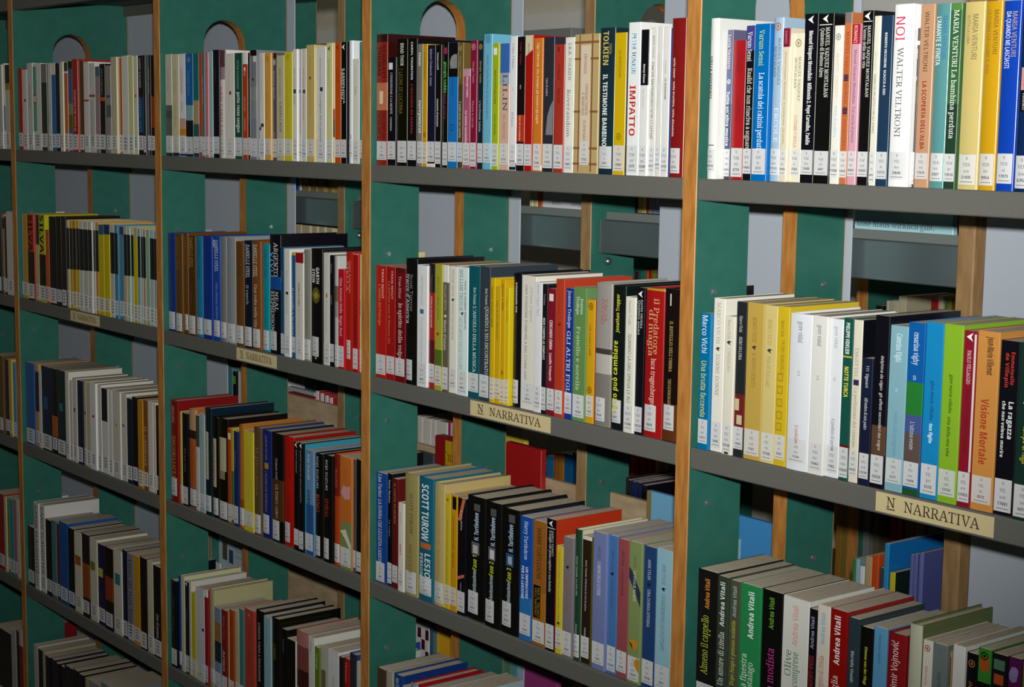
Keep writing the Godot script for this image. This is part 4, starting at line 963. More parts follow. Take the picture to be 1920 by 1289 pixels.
6371 217 2107 1366 118 33261e p TUT|dark brown paperback with ivory lettering, 20th from the green panel, shelf stickered TUC to TYL|C~0~27~dcd8cc|T~185~584~dcd4c8~18~0~n~Amos Tutuola  Il bevitore di vino di palma|T~716~804~dcd4c8~18~0~n~Adelphi|L~789~957~6~94|S~6a6420
6689 322 2253 1457 73 7f8cc4 p TYL|thick light blue paperback with white lettering, 21st on the shelf stickered TUC to TYL|T~96~191~3c4888~20~0~s~ANNE TYLER|T~213~458~e4e8f4~22~0~s~L’AMORE DELLE LETTERE|L~800~960~6~94
7014 218 2252 1456 113 4f83c4 p TYL|bright blue paperback with blue lettering, 22nd from the green panel, shelf stickered TUC to TYL|T~104~249~2c4c8c~22~0~s~ANNE TYLER|K~275~1c2c54|T~314~525~2c4c8c~22~0~s~L’AMORE PAZIENTE|L~799~982~6~94
7237 256 2239 1448 116 a8545c p TYL|mauve paperback with dark brown lettering, 23rd from the green panel, shelf stickered TUC to TYL|T~82~190~5c1c24~20~0~s~ANNE TYLER|T~212~405~5c1c24~22~0~s~LA BUSSOLA DI NOÈ|L~806~960~6~94
7535 288 2264 1464 83 8ea266 p TYL|sage green paperback with white lettering, 24th from the green panel, shelf stickered TUC to TYL|T~96~181~4c5c30~16~0~s~ANNE TYLER|P~34405c~0~181~30~210~100~344~100~451~60~366~0~259|T~203~415~e4ecd8~18~0~s~LE FOGLIE MORTE|P~e0982c~10~705~40~687~90~696~80~743~50~772~40~729|P~e0982c~55~843~80~815~100~822~100~915~75~893|L~810~982~6~94
7826 284 2249 1455 119 2c4a80 p TYL|slate grey paperback with white lettering, 25th from the green panel, shelf stickered TUC to TYL|T~89~233~d0d8e8~20~0~s~ANNE TYLER|K~268~1c2c50|T~301~567~d0d8e8~22~0~s~UNA DONNA DIVERSA|L~802~973~6~94
8139 352 2273 1469 98 9ccadb p TYL|thick pale blue paperback with violet lettering, 26th on the shelf stickered TUC to TYL|T~97~238~4c7488~20~0~s~ANNE TYLER|K~271~1c3440|T~305~697~4c7488~22~0~s~UN MATRIMONIO DA DILETTANTI|L~802~960~6~94"""],
	[3, 4, "bottom visible shelf below the TUR stickers", true, """467 295 2305 1489 71 5a4436 p TYL|brown paperback, first from the green panel, bottom visible shelf below the TUR stickers|L~810~952~6~94
765 212 2313 1494 82 b8b4a4 p TYL|light grey paperback, second from the green panel, bottom visible shelf below the TUR stickers|L~810~974~6~94
980 301 2315 1535 95 1b4a94 h TYL|blue hardback with white lettering, third on the bottom visible shelf below the TUR stickers|T~26~120~dce6f4~30~0~s~Anne Tyler|L~804~961~8~90|S~1b3f88
1307 247 2164 1402 86 a8b8c8 p TYL|pale blue paperback, fourth from the green panel, bottom visible shelf below the TUR stickers|L~799~972~6~94
1573 218 2303 1528 78 a8b4c4 h TYL|light grey hardback with red cover, fifth on the bottom visible shelf below the TUR stickers|L~809~974~8~90|S~b01c22
1794 229 2275 1510 107 b41c20 h TYL|red hardback with red cover, sixth on the bottom visible shelf below the TUR stickers|L~806~952~8~90|S~b41c20
2097 411 2364 1526 64 3a78b0 p TYL|thick teal paperback, seventh from the green panel, bottom visible shelf below the TUR stickers|L~815~953~6~94
2525 508 2442 1574 63 b0c8d0 p TYL|thick pale blue paperback, eighth from the green panel, bottom visible shelf below the TUR stickers|L~815~955~6~94"""],
	[2, 1, "shelf with the SAN CIRILLO spine", true, """345 309 2257 1459 101 d0c8b8 p SCH|cream paperback with grey lettering, first from the green panel, shelf with the SAN CIRILLO spine|T~135~382~9a9284~30~0~s~Sandor Scelti|C~499~799~6a6a64|C~555~630~54544e|C~969~1000~1f3050|L~803~960~6~94
657 334 2248 1454 103 d8d2a8 p SCH|thick cream paperback with khaki lettering, second on the shelf with the SAN CIRILLO spine|T~149~391~9c9460~30~0~s~Schine Cathleen|T~465~713~9c9460~30~0~s~La lettera perduta|C~966~999~1f3050|L~808~951~6~94
999 310 2249 1455 104 e0dde2 p SCH|white paperback with grey lettering, third from the green panel, shelf with the SAN CIRILLO spine|T~134~388~a8605c~30~0~s~Schlink Bernhard|T~466~554~8c7c84~30~0~s~Il circo|C~628~731~e0b0a0|C~731~796~e09a30|C~959~996~1f3f8c|L~806~973~6~94
1350 346 2242 1450 83 1b6cb8 p SCH|thick blue paperback with light blue lettering, fourth on the shelf with the SAN CIRILLO spine|O~58~c0c060|T~167~406~5c9cd8~30~0~s~Schneider Robert|C~498~646~8fbcc0|C~646~993~20201a|L~805~973~6~94
1705 266 2239 1448 83 127a80 p SCH|teal paperback, fifth from the green panel, shelf with the SAN CIRILLO spine|C~452~681~c0a878|C~681~967~2a6a66|C~967~990~1c3c6c|L~801~960~6~94
1981 140 2252 1456 80 c8502c p SCH|orange paperback with dark red lettering, sixth on the shelf with the SAN CIRILLO spine|T~68~447~8c3018~30~0~s~Schnitzler Arthur|L~800~951~6~94
2133 122 2248 1454 74 5a7078 p SCH|thin violet paperback with light grey lettering, seventh on the shelf with the SAN CIRILLO spine|T~203~519~b8c0c0~30~0~s~Verso la libertà|L~802~982~6~94
2258 135 2246 1452 93 d88488 p SCH|salmon paperback with mauve lettering, eighth from the green panel, shelf with the SAN CIRILLO spine|T~68~338~b05c60~30~0~s~Schnitzler|L~799~973~6~94
2396 158 2263 1463 114 9cc8cc p SCH|pale blue paperback with grey lettering, ninth on the shelf with the SAN CIRILLO spine|T~156~401~6c9ca4~30~0~s~Gioco all’alba|L~805~982~6~94
2566 277 2290 1480 113 16181a p SCH|black paperback with dark green lettering, tenth on the shelf with the SAN CIRILLO spine|T~160~308~2c3838~30~0~s~Schulze|L~802~961~6~94
2931 248 2277 1512 68 e0d8d4 h SCH|ivory hardback with crimson lettering, 11th from the green panel, shelf with the SAN CIRILLO spine|C~1~159~6e3a4a|C~159~272~b09098|T~338~783~a83444~40~-5~s~SAN CIRILLO|L~805~974~8~90
3182 413 2193 1420 66 dcd8d0 p SCH|thick ivory paperback with light grey lettering, 12th on the shelf with the SAN CIRILLO spine|T~165~335~b0aca4~14~0~s~Bernhard Schlink|R~358~391~45~68~b04430|T~410~552~b0aca4~14~0~s~A voce alta|L~803~973~6~94
3599 327 2192 1419 66 1c5a48 p SCH|thick dark green paperback with white lettering, 13th on the shelf with the SAN CIRILLO spine|T~71~341~9cc0b0~24~0~n~PETER SCHNEIDER|T~369~749~e4ece8~40~0~b~patto rosso sangue|L~796~973~6~94
3929 200 2195 1421 79 d04418 p SCH|red paperback with cream lettering, 14th from the green panel, shelf with the SAN CIRILLO spine|C~1~109~e4e4e0|R~139~172~30~60~f0e8e0|T~176~218~f0d0c0~30~0~s~Scego|T~413~552~e8b89c~26~0~s~Adua e le altre|T~608~734~e8b89c~26~0~s~romanzo|L~801~959~6~94
4132 100 2169 1405 82 2e3c3a p SCH|thin dark green paperback with violet lettering, 15th on the shelf with the SAN CIRILLO spine|T~238~650~6c7c78~40~0~s~Scerbanenco Giorgio|L~794~959~6~94
4271 273 2233 1445 61 8e929a p SCH|grey paperback with violet lettering, 16th from the green panel, shelf with the SAN CIRILLO spine|C~1~53~17181c|C~334~461~a4a8a8|C~461~624~98a0a4|T~136~262~5c6068~30~0~s~Scorza|K~269~2c3038|T~307~588~6c7078~30~0~s~Rulli di tamburo|R~55~109~55~90~dcdcd8|L~806~973~6~94
4546 30 2121 1375 117 b8402c p SCH|thin red paperback with dark red lettering, 17th on the shelf with the SAN CIRILLO spine|T~109~394~8c2c1c~30~0~s~Scott|L~797~972~6~94
4621 203 2164 1402 79 d8d8d4 p SCH|ivory paperback with grey lettering, 18th from the green panel, shelf with the SAN CIRILLO spine|T~37~444~9c9c98~26~0~s~Scurati Antonio Una storia romantica|R~658~691~30~90~4c4c48|R~691~723~5~35~4c4c48|L~792~982~6~94
4828 265 2158 1398 80 e8b050 p SCH|tan paperback with orange lettering, 19th from the green panel, shelf with the SAN CIRILLO spine|O~51~c8882c|T~351~619~c08030~30~0~s~Sebald Gli anelli|L~798~949~6~94
5096 173 2153 1395 114 5c6068 p SCH|slate grey paperback with light grey lettering, 20th on the shelf with the SAN CIRILLO spine|C~1~48~4a1a1c|O~88~e0e0e0|T~166~426~d0d4d8~26~0~s~Senza dove|T~730~785~b0b4b8~24~0~s~Adelphi|L~798~972~6~94
5299 287 2096 1359 96 cfc6a4 p SCH|cream paperback with slate grey lettering, 21st on the shelf with the SAN CIRILLO spine|T~118~402~6c6448~18~0~n~ANNA DI GENNARO|T~438~732~4c4838~32~6~n~CAVALCADE|L~789~948~6~94|S~4a9c98
5605 314 2155 1396 88 e2d438 p SCH|yellow paperback with lime green lettering, 22nd on the shelf with the SAN CIRILLO spine|O~46~b8a828|T~227~463~b0a428~30~0~s~Sciascia Leonardo|T~472~737~b0a428~30~0~s~Il mare colore|L~797~949~6~94
5973 163 2200 1424 70 dcdad6 p SCH|ivory paperback with slate grey lettering, 23rd on the shelf with the SAN CIRILLO spine|T~164~342~7c7c78~30~0~s~Seth Vikram|R~356~394~20~75~3c4454|T~408~492~5c5c58~30~0~s~Agosto|L~797~982~6~94
6138 104 2198 1423 109 d0ced0 p SCH|thin ivory paperback with violet lettering, 24th on the shelf with the SAN CIRILLO spine|R~0~784~72~84~8c4034|T~164~342~8c94a0~30~0~s~Severgnini|R~358~393~15~65~4c8cc0|T~407~746~6c7078~30~0~s~Il ritorno della principessa|L~801~959~6~94
6249 176 2203 1426 106 d6d2ca p SCH|ivory paperback with grey lettering, 25th from the green panel, shelf with the SAN CIRILLO spine|T~167~344~8c8c84~30~0~s~Seth Vikram|R~361~395~30~80~4c545c|T~409~633~7c7c74~30~0~s~Una musica costante|L~799~973~6~94
6499 304 2263 1463 64 d8c078 p SCH|pale yellow paperback with khaki lettering, 26th on the shelf with the SAN CIRILLO spine|T~95~238~a88c4c~20~0~s~Silone|K~281~5c4c20|T~310~607~b08848~20~0~s~Il segreto di Luca|L~803~951~6~94
6806 352 2215 1434 98 d8d8d8 p SCH|thick ivory paperback with slate grey lettering, 27th on the shelf with the SAN CIRILLO spine|T~96~333~7c7c78~16~0~s~Beatrice Sereni|R~347~383~42~70~343c54|T~406~814~54544e~20~0~s~La stagione dei tre giardini|L~799~973~6~94
7161 225 2279 1473 109 dcdaa0 p SCH|cream paperback with pale yellow lettering, 28th on the shelf with the SAN CIRILLO spine|A~46~4c4c38|T~125~309~a09c58~28~0~s~Simenon|T~327~538~c0b868~30~10~b~La trilogia|T~538~751~c8c080~30~-10~b~del mare|L~808~974~6~94
7390 64 2279 1473 119 e8dcb0 p SCH|thin cream paperback, 29th from the green panel, shelf with the SAN CIRILLO spine|C~548~636~b83a28|C~636~786~4c4440|L~810~961~6~94
7531 218 2280 1474 70 dc5a14 p SCH|orange paperback with dark red lettering, 30th on the shelf with the SAN CIRILLO spine|A~44~a03010|T~217~330~8c3408~30~0~s~Sepúlveda|L~804~952~6~94
7760 194 2277 1472 64 141414 p SCH|black paperback with white lettering, 31st from the green panel, shelf with the SAN CIRILLO spine|A~41~f2f2f0|T~218~470~e0e0e0~24~-16~b~PROIETTILI|T~218~506~e0e0e0~24~16~b~E SEMPLICITÀ|L~802~952~6~94
7957 141 2300 1526 110 dfe2e6 h SCH|white hardback, 32nd from the green panel, shelf with the SAN CIRILLO spine|O~781~8c9098|L~803~952~8~90
8120 230 1954 1271 99 e0dcd2 p SCH|ivory paperback with olive lettering, 33rd from the green panel, shelf with the SAN CIRILLO spine|T~73~233~a8a498~20~0~s~Sexton Anne|T~258~343~6c6860~26~0~s~Paura|L~780~969~6~94
8362 109 2264 1464 93 48a8a0 p SCH|thin teal paperback with teal lettering, 34th on the shelf with the SAN CIRILLO spine|T~30~305~1c6c68~60~0~n~SHREVE ANITA|L~803~951~6~94"""],
	[2, 2, "shelf stickered STE", true, """330 359 2225 1479 107 1a3f94 h STE|thick blue hardback with navy blue lettering, first from the green panel, shelf stickered STE|T~53~413~12307c~40~0~s~DANIELLE STEEL|L~803~982~8~90
770 345 2233 1484 66 6a4a20 h STE|thick brown hardback with olive lettering, second from the green panel, shelf stickered STE|T~29~368~8c6c34~36~0~s~DANIELLE STEEL|L~803~982~8~90
1119 195 2262 1503 109 74481e h STE|brown hardback with olive lettering, third from the green panel, shelf stickered STE|T~36~324~8c6030~36~0~s~DANIELLE STEEL|L~804~960~8~90
1368 351 2215 1473 84 5a3a18 h STE|thick brown hardback with brown lettering, fourth from the green panel, shelf stickered STE|T~14~316~c8a048~42~0~s~DANIELLE STEEL|T~483~753~8c3c20~20~0~s~IL REGALO|L~799~982~8~90
1723 310 2223 1478 97 1e8cba h STE|bright blue hardback with navy blue lettering, fifth from the green panel, shelf stickered STE|T~32~423~0c4c78~44~0~s~DANIELLE STEEL|L~804~973~8~90
2060 425 2256 1498 83 123a9c h STE|thick blue hardback with navy blue lettering, sixth from the green panel, shelf stickered STE|T~94~406~0c2c80~36~10~s~DANIELLE STEEL|L~808~960~8~90
2489 322 2276 1511 106 1a4cb4 h STE|thick blue hardback with light blue lettering, seventh from the green panel, shelf stickered STE|T~35~337~eef2fa~42~10~s~DANIELLE STEEL|T~444~812~8cc0e8~24~10~s~UNA GRAZIA INFINITA|R~35~107~0~22~e8eef6|L~804~960~8~90
2814 272 2278 1512 110 8c8c88 h STE|grey hardback with violet lettering, eighth from the green panel, shelf stickered STE|T~35~375~6c88a8~40~0~s~DANIELLE STEEL|L~808~960~8~90
3102 400 2281 1514 105 a0a4a4 h STE|thick grey hardback with light blue lettering, ninth from the green panel, shelf stickered STE|T~34~338~5c90c8~36~-10~s~DANIELLE STEEL|T~451~798~5c90c8~26~0~s~IL BACIO RITROVATO|L~808~982~8~90
3539 353 2225 1480 87 7a4e22 h STE|thick brown hardback with brown lettering, tenth from the green panel, shelf stickered STE|T~27~326~4c3010~40~10~s~DANIELLE STEEL|T~377~730~5c3c18~20~0~s~LA CASA DI HOPE STREET|L~803~973~8~90
3894 352 2262 1502 90 141c30 h STE|thick black hardback with ivory lettering, 11th from the green panel, shelf stickered STE|T~34~343~eef0f4~42~5~s~DANIELLE STEEL|T~411~593~c8ccd8~28~0~s~Il ranch|L~802~982~8~90
4287 354 2277 1511 67 8a5226 h STE|thick brown hardback with ivory lettering, 12th from the green panel, shelf stickered STE|T~29~326~f0e8dc~42~-5~s~DANIELLE STEEL|T~393~791~e8d8c4~30~0~s~Una volta nella vita|L~805~974~8~90
4644 290 2233 1485 111 17a0b4 h STE|bright blue hardback with teal lettering, 13th from the green panel, shelf stickered STE|T~49~319~0c5c80~40~0~s~DANIELLE STEEL|T~502~767~0c6c84~26~0~s~IL VIAGGIO|L~800~982~8~90
4983 435 2451 1620 88 16161a h STE|thick black hardback with white lettering, 14th from the green panel, shelf stickered STE|C~346~459~1f58a8|T~64~346~e8eaf0~36~14~s~ARGENTO|T~136~353~88a8e0~36~-20~s~VIVO|T~472~637~e0e4e8~28~20~s~NEAL|T~472~807~e0e4e8~28~-16~s~STEPHENSON|L~810~970~5~65
5421 128 2214 1433 99 1c5a84 p STE|teal paperback with light blue lettering, 15th from the green panel, shelf stickered STE|T~122~412~5c9cc0~30~0~s~Stern|L~796~982~6~94
5599 237 2197 1422 73 dcdcd8 p STE|ivory paperback with grey lettering, 16th from the green panel, shelf stickered STE|R~395~420~30~70~2c2c2c|T~427~602~8c8c88~26~0~s~Henry James|T~194~369~a0a09c~26~0~s~Stevens|L~798~973~6~94
5840 148 2134 1383 104 1f5f94 p STE|blue paperback with white lettering, 17th from the green panel, shelf stickered STE|C~0~24~e0c020|T~332~782~c8dcec~40~0~s~Il cavallo e la torre|L~798~948~6~94
6056 299 2148 1392 67 d8d4cc p STE|ivory paperback with grey lettering, 18th from the green panel, shelf stickered STE|C~0~93~a01c2c|T~277~498~4c4844~20~0~b~STORIA DI TONLE|T~513~764~a89c90~20~0~s~Mario Rigoni|L~797~949~6~94
6358 268 2229 1482 74 9a9a90 h STE|grey hardback with grey lettering, 19th from the green panel, shelf stickered STE|T~350~745~7c7c70~26~0~n~UNA STORIA SEMPLICE|L~802~982~8~90
6645 420 2267 1505 67 121212 h STE|thick black hardback with white lettering, 20th from the green panel, shelf stickered STE|T~159~299~e8e8e8~28~16~b~GARTH|T~175~292~e8e8e8~24~-20~b~STEIN|P~6c6420~10~402~25~349~50~330~75~349~90~402~75~457~50~477~25~457|P~a89c48~25~402~50~367~75~402~50~443|H~954~954~d0d0d0~9~0~b~PIEMME|L~767~940~0~70
7068 230 2209 1430 103 d8d6d0 p STE|ivory paperback with grey lettering, 21st from the green panel, shelf stickered STE|T~96~319~a8a498~20~0~s~Irwin Stone|R~358~396~40~65~d08a3c|T~417~712~98948c~22~0~s~Il Paese dei sogni|L~801~982~6~94
7304 161 2180 1411 99 16181a p STE|black paperback with grey lettering, 22nd from the green panel, shelf stickered STE|T~76~161~8c8c8c~30~0~s~Storm|T~358~443~8c8c8c~30~0~s~Immensee|L~797~959~6~94
7468 108 2172 1407 116 c8c8c6 p STE|thin light grey paperback, 23rd from the green panel, shelf stickered STE|C~267~408~8c6c50|C~408~549~b0a8a0|L~798~982~6~94
7652 215 1931 1258 72 c8202c p STE|red paperback with ivory lettering, 24th from the green panel, shelf stickered STE|T~85~669~f0d8d8~36~0~s~Gian Antonio Stella  Negri, froci|L~769~979~6~94
7870 256 2277 1512 103 c4281e h STE|red hardback with dark red lettering, 25th from the green panel, shelf stickered STE|T~71~343~e09c90~24~16~s~Gian Antonio|T~58~353~e8a89c~26~-20~s~STELLA|T~417~731~7c1410~22~0~s~Il maestro magro|L~744~905~0~66
8184 182 2269 1467 69 b81c1c p STE|red paperback with black lettering, 26th from the green panel, shelf stickered STE|C~0~8~d8a8a0|T~429~775~1c0c0c~34~0~s~LA BAMBINA|L~801~974~6~94
8369 63 2260 1461 108 dcd49a p STE|thin pale yellow paperback with dark green lettering, 27th from the green panel, shelf stickered STE|T~237~663~3c3c30~40~0~b~Stevenson|L~801~982~6~94"""],
	[2, 3, "shelf stickered SUZ", true, """462 365 2369 1569 60 8f1c20 h SUZ|thick dark red hardback with tan lettering, first from the green panel, shelf stickered SUZ|U~54~219~d8a8a0~30~0~s~JOHN STUART|U~343~756~c8a048~40~0~s~CENTURIONE|L~761~937~5~80
830 98 2133 1383 119 e0d060 p SUZ|thin pale yellow paperback with red lettering, second from the green panel, shelf stickered SUZ|U~204~980~b83c2c~30~0~n~Stuparich|L~798~958~6~94
997 266 2135 1384 89 14141a p SUZ|black paperback with violet lettering, third from the green panel, shelf stickered SUZ|T~343~666~6c6c70~30~0~s~Styron|L~793~981~6~94
1266 346 2268 1506 114 c86a34 h SUZ|thick orange hardback with brown lettering, fourth from the green panel, shelf stickered SUZ|C~0~211~d8a878|C~211~296~3a241c|T~362~760~8c4c18~30~0~s~Suhayr|C~798~989~4c2c1c|L~804~974~8~90
1672 161 2177 1410 82 d0ccc4 p SUZ|ivory paperback with grey lettering, fifth from the green panel, shelf stickered SUZ|C~0~329~50504c|T~348~505~7c7870~30~0~s~Suri|L~797~982~6~94
1840 248 2238 1448 79 a8c0c4 p SUZ|pale blue paperback with grey lettering, sixth from the green panel, shelf stickered SUZ|T~68~313~6c8c94~30~0~s~Sumner|L~807~951~6~94
2129 297 2417 1598 62 122830 h SUZ|black hardback with olive lettering, seventh from the green panel, shelf stickered SUZ|R~221~665~0~60~d8ccb0|T~239~648~6c5c44~20~-18~s~PATRICK SÜSKIND|L~813~963~8~90|S~14283c
2429 272 2243 1491 89 17120f h SUZ|black hardback with brown lettering, eighth from the green panel, shelf stickered SUZ|R~209~695~0~68~d8c8a4|T~237~648~6c5434~30~-14~s~SÜSKIND|L~802~973~8~90
2717 416 2275 1511 85 18120e h SUZ|thick black hardback with black cover, ninth from the green panel, shelf stickered SUZ|R~185~513~0~85~d0c4a4|R~513~595~10~70~a89878|L~810~982~8~90|S~1c1610
3141 159 2100 1362 84 c8502c p SUZ|orange paperback, tenth from the green panel, shelf stickered SUZ|R~47~115~20~90~e8dcd0|L~795~981~6~94
3318 108 2125 1378 74 c8b820 p SUZ|thin golden yellow paperback, 11th from the green panel, shelf stickered SUZ|C~442~1000~4c7c3c|L~792~948~6~94
3435 190 2085 1353 74 1f3470 p SUZ|navy blue paperback with violet lettering, 12th from the green panel, shelf stickered SUZ|T~144~458~5c74b0~30~0~s~Svevo|L~788~971~6~94
3628 225 2254 1498 89 c07a30 h SUZ|orange hardback with orange cover, 13th from the green panel, shelf stickered SUZ|C~720~811~a05c20|L~804~973~8~90|S~c07a34
3910 403 2168 1404 61 e4d23a p SUZ|thick yellow paperback with golden yellow lettering, 14th from the green panel, shelf stickered SUZ|T~133~693~b8a828~30~0~s~Süskind Il profumo|L~797~949~6~94
4322 309 2306 1530 60 6a5238 h SUZ|brown hardback with olive lettering, 15th from the green panel, shelf stickered SUZ|T~160~647~8c7450~30~0~s~Il piccione|L~808~983~8~90|S~6a5238
4635 383 2296 1523 85 1a2f7c h SUZ|thick navy blue hardback with khaki lettering, 16th from the green panel, shelf stickered SUZ|T~44~275~b09850~16~0~s~JAKOB SUTER|R~300~355~30~70~c89838|T~375~758~b09850~20~0~s~L’ULTIMO DEI WEYNFELDT|L~783~958~10~75
5023 476 2295 1523 86 181410 h SUZ|thick black hardback with light grey lettering, 17th from the green panel, shelf stickered SUZ|C~423~802~5c3a20|T~226~423~c8c0b8~16~0~s~Graham Swift|T~464~778~c8c0b8~20~0~s~ULTIMO GIRO|L~802~981~10~68
5502 396 2294 1523 108 c81e16 h SUZ|thick red hardback with dark red lettering, 18th from the green panel, shelf stickered SUZ|T~51~367~8c1410~30~0~s~TIGER SUTER|T~522~776~6c0c0c~34~0~s~IL DIAVOLO|L~784~965~10~60|S~a02018
5982 191 2246 1452 63 121316 p SUZ|black paperback with light grey lettering, 19th from the green panel, shelf stickered SUZ|A~25~f2f2f0|T~66~280~b8b8b8~20~10~s~SWIFT GRAHAM|L~802~951~6~94
6176 184 2260 1461 63 131418 p SUZ|black paperback with light grey lettering, 20th from the green panel, shelf stickered SUZ|A~27~f2f2f0|T~67~547~a8a8a4~26~0~s~MARTIN SUTER UN AMICO PERFETTO|L~808~973~6~94
6363 30 2242 1450 101 3aa8c8 p SUZ|thin bright blue paperback with bright blue cover, 21st from the green panel, shelf stickered SUZ|L~805~960~6~94|S~3a9cb8
6433 283 2159 1398 78 6f98c0 p SUZ|light blue paperback with navy blue lettering, 22nd from the green panel, shelf stickered SUZ|C~517~995~2f5f9c|T~43~280~e0e8f0~26~-10~n~Koji Suzuki|T~381~520~1c3c6c~40~-10~b~DARK|L~795~958~6~94
6719 307 2133 1422 104 101114 h SUZ|black hardback with orange lettering, 23rd from the green panel, shelf stickered SUZ|T~29~331~d0d4d8~22~-10~n~KOJI SUZUKI|T~386~560~d05c2c~38~-5~s~RING|L~788~977~0~68
7090 340 2167 1444 68 101113 h SUZ|thick black hardback with red lettering, 24th from the green panel, shelf stickered SUZ|T~44~326~d0d4d8~22~-5~n~KOJI SUZUKI|T~401~579~c8342c~34~-2~s~SPIRAL|L~776~969~0~66
7433 226 2223 1478 110 c84a1c h SUZ|red hardback with orange lettering, 25th from the green panel, shelf stickered SUZ|C~0~373~8c2a20|T~100~325~c87050~26~0~s~Szabó|L~806~973~8~90
7727 419 2239 1448 72 d87a34 p SUZ|thick orange paperback with orange lettering, 26th from the green panel, shelf stickered SUZ|P~e0a8a8~5~325~30~254~60~262~95~246~90~364~40~376|C~578~1000~8a9a60|T~88~214~a85c1c~20~0~s~Tabucchi|P~dcd8c4~0~666~50~642~100~769~100~833~40~721|L~805~973~6~94
8149 92 2228 1442 109 50565c p SUZ|thin slate grey paperback with dark green lettering, 27th from the green panel, shelf stickered SUZ|A~34~2c3034|T~226~463~2c3438~40~0~s~TABUCCHI|L~806~960~6~94
8244 173 2252 1456 118 141618 p SUZ|black paperback, 28th from the green panel, shelf stickered SUZ|L~809~982~6~94"""],
	[2, 4, "shelf stickered TAN", true, """373 288 2085 1353 67 17171a p TAN|black paperback with slate grey lettering, first from the green panel, shelf stickered TAN|U~56~734~3c4444~30~0~n~Tabucchi|L~787~971~6~94
664 138 2208 1469 107 1f48a0 h TAN|blue hardback with blue cover, second from the green panel, shelf stickered TAN|L~803~950~8~90|S~2450a8
827 181 2275 1470 97 d2cfb0 p TAN|cream paperback with cream cover, third from the green panel, shelf stickered TAN|L~805~952~6~94|S~d0d0a8
1011 181 2172 1406 103 1c2426 p TAN|black paperback with slate grey lettering, fourth from the green panel, shelf stickered TAN|A~22~f2f2f0|T~87~639~4c5c5c~30~0~s~Tadini|L~801~982~6~94
1195 110 2218 1435 114 d0ccc0 p TAN|thin ivory paperback, fifth from the green panel, shelf stickered TAN|L~806~982~6~94
1342 212 1998 1299 96 e0cc30 p TAN|yellow paperback with lime green lettering, sixth from the green panel, shelf stickered TAN|T~80~704~a89820~30~0~s~Tamaro Susanna|L~783~980~6~94
1580 407 2180 1412 87 ccccd4 p TAN|thick ivory paperback, seventh from the green panel, shelf stickered TAN|R~416~448~70~95~3c3c3c|L~793~959~6~94
1990 157 2214 1433 89 9c2028 p TAN|crimson paperback, eighth from the green panel, shelf stickered TAN|C~0~78~dcdcdc|L~797~973~6~94
2149 252 2258 1500 120 bfb88c h TAN|khaki hardback with khaki lettering, ninth from the green panel, shelf stickered TAN|T~55~709~9c9468~30~0~s~Tanizaki Junichiro|L~806~951~8~90
2467 281 1922 1251 86 7f9ab8 p TAN|light blue paperback, tenth from the green panel, shelf stickered TAN|C~172~402~a8783c|C~402~647~24343c|L~771~943~6~94
2794 249 1943 1264 87 8c2420 p TAN|dark red paperback with ivory lettering, 11th from the green panel, shelf stickered TAN|T~15~382~c08078~24~0~n~Amy Tan|T~474~722~f0dcd4~34~0~s~Artisti|L~778~969~6~94
3046 49 1975 1284 115 d8b888 p TAN|thin pale yellow paperback, 12th from the green panel, shelf stickered TAN|L~778~970~6~94
3174 196 2032 1320 75 b04c20 p TAN|red paperback with dark red lettering, 13th from the green panel, shelf stickered TAN|T~69~470~8c3814~30~0~s~Tani Cinzia|L~787~980~6~94
3374 171 2033 1321 112 c8c0a0 p TAN|cream paperback with grey lettering, 14th from the green panel, shelf stickered TAN|T~54~562~98906c~30~0~s~Nero di Londra|L~784~956~6~94
3619 203 2153 1395 75 4a8a8a p TAN|teal paperback, 15th from the green panel, shelf stickered TAN|L~791~958~6~94
3825 417 2221 1437 96 c0483c p TAN|thick red paperback with crimson lettering, 16th from the green panel, shelf stickered TAN|K~56~e09888|T~140~672~983028~30~0~s~Sette delitti|L~803~950~6~94
4362 345 2316 1536 66 141414 h TAN|thick black hardback with ivory lettering, 17th from the green panel, shelf stickered TAN|T~112~673~d8d8d8~20~0~n~CINZIA TANI L’INSONNE|L~807~961~8~90
4714 295 2264 1464 67 9ac0cc p TAN|pale blue paperback with violet lettering, 18th from the green panel, shelf stickered TAN|T~63~271~5c8c9c~30~0~s~Tartt Donna|L~800~982~6~94
5012 310 2308 1531 77 17130f h TAN|black hardback with olive lettering, 19th from the green panel, shelf stickered TAN|T~241~388~8c7430~30~0~s~IL CARDELLINO|L~809~961~8~90|S~17130f
5342 331 2162 1440 67 141214 h TAN|thick black hardback with violet lettering, 20th from the green panel, shelf stickered TAN|T~76~255~6c6c6c~16~10~n~Taylor|L~795~972~8~90
5682 321 2015 1309 65 121216 p TAN|thick black paperback with ivory cover, 21st from the green panel, shelf stickered TAN|L~784~955~6~94|S~d0ccc4
6006 497 2280 1513 88 c08078 h TAN|thick salmon hardback, 22nd from the green panel, shelf stickered TAN|C~133~357~8c4a48|C~357~525~4a1c1c|L~806~974~8~90
6515 230 2267 1465 83 d4d4cc p TAN|ivory paperback with olive lettering, 23rd from the green panel, shelf stickered TAN|T~39~139~6c7c50~30~0~s~Terzani|L~803~974~6~94
6775 190 2120 1374 67 6f8a2c p TAN|olive paperback with ivory lettering, 24th from the green panel, shelf stickered TAN|T~60~214~dce4c4~30~0~s~Un altro giro|L~794~948~6~94
6968 311 2191 1419 94 c0c0b4 p TAN|light grey paperback, 25th from the green panel, shelf stickered TAN|R~225~396~10~60~7c6c50|L~798~982~6~94
7289 369 2200 1424 90 d4d4d8 p TAN|thick ivory paperback with grey lettering, 26th from the green panel, shelf stickered TAN|U~238~351~8c8c90~20~0~n~Testori|L~795~950~6~94
7693 142 2155 1396 74 1a2420 p TAN|black paperback, 27th from the green panel, shelf stickered TAN|L~796~958~6~94
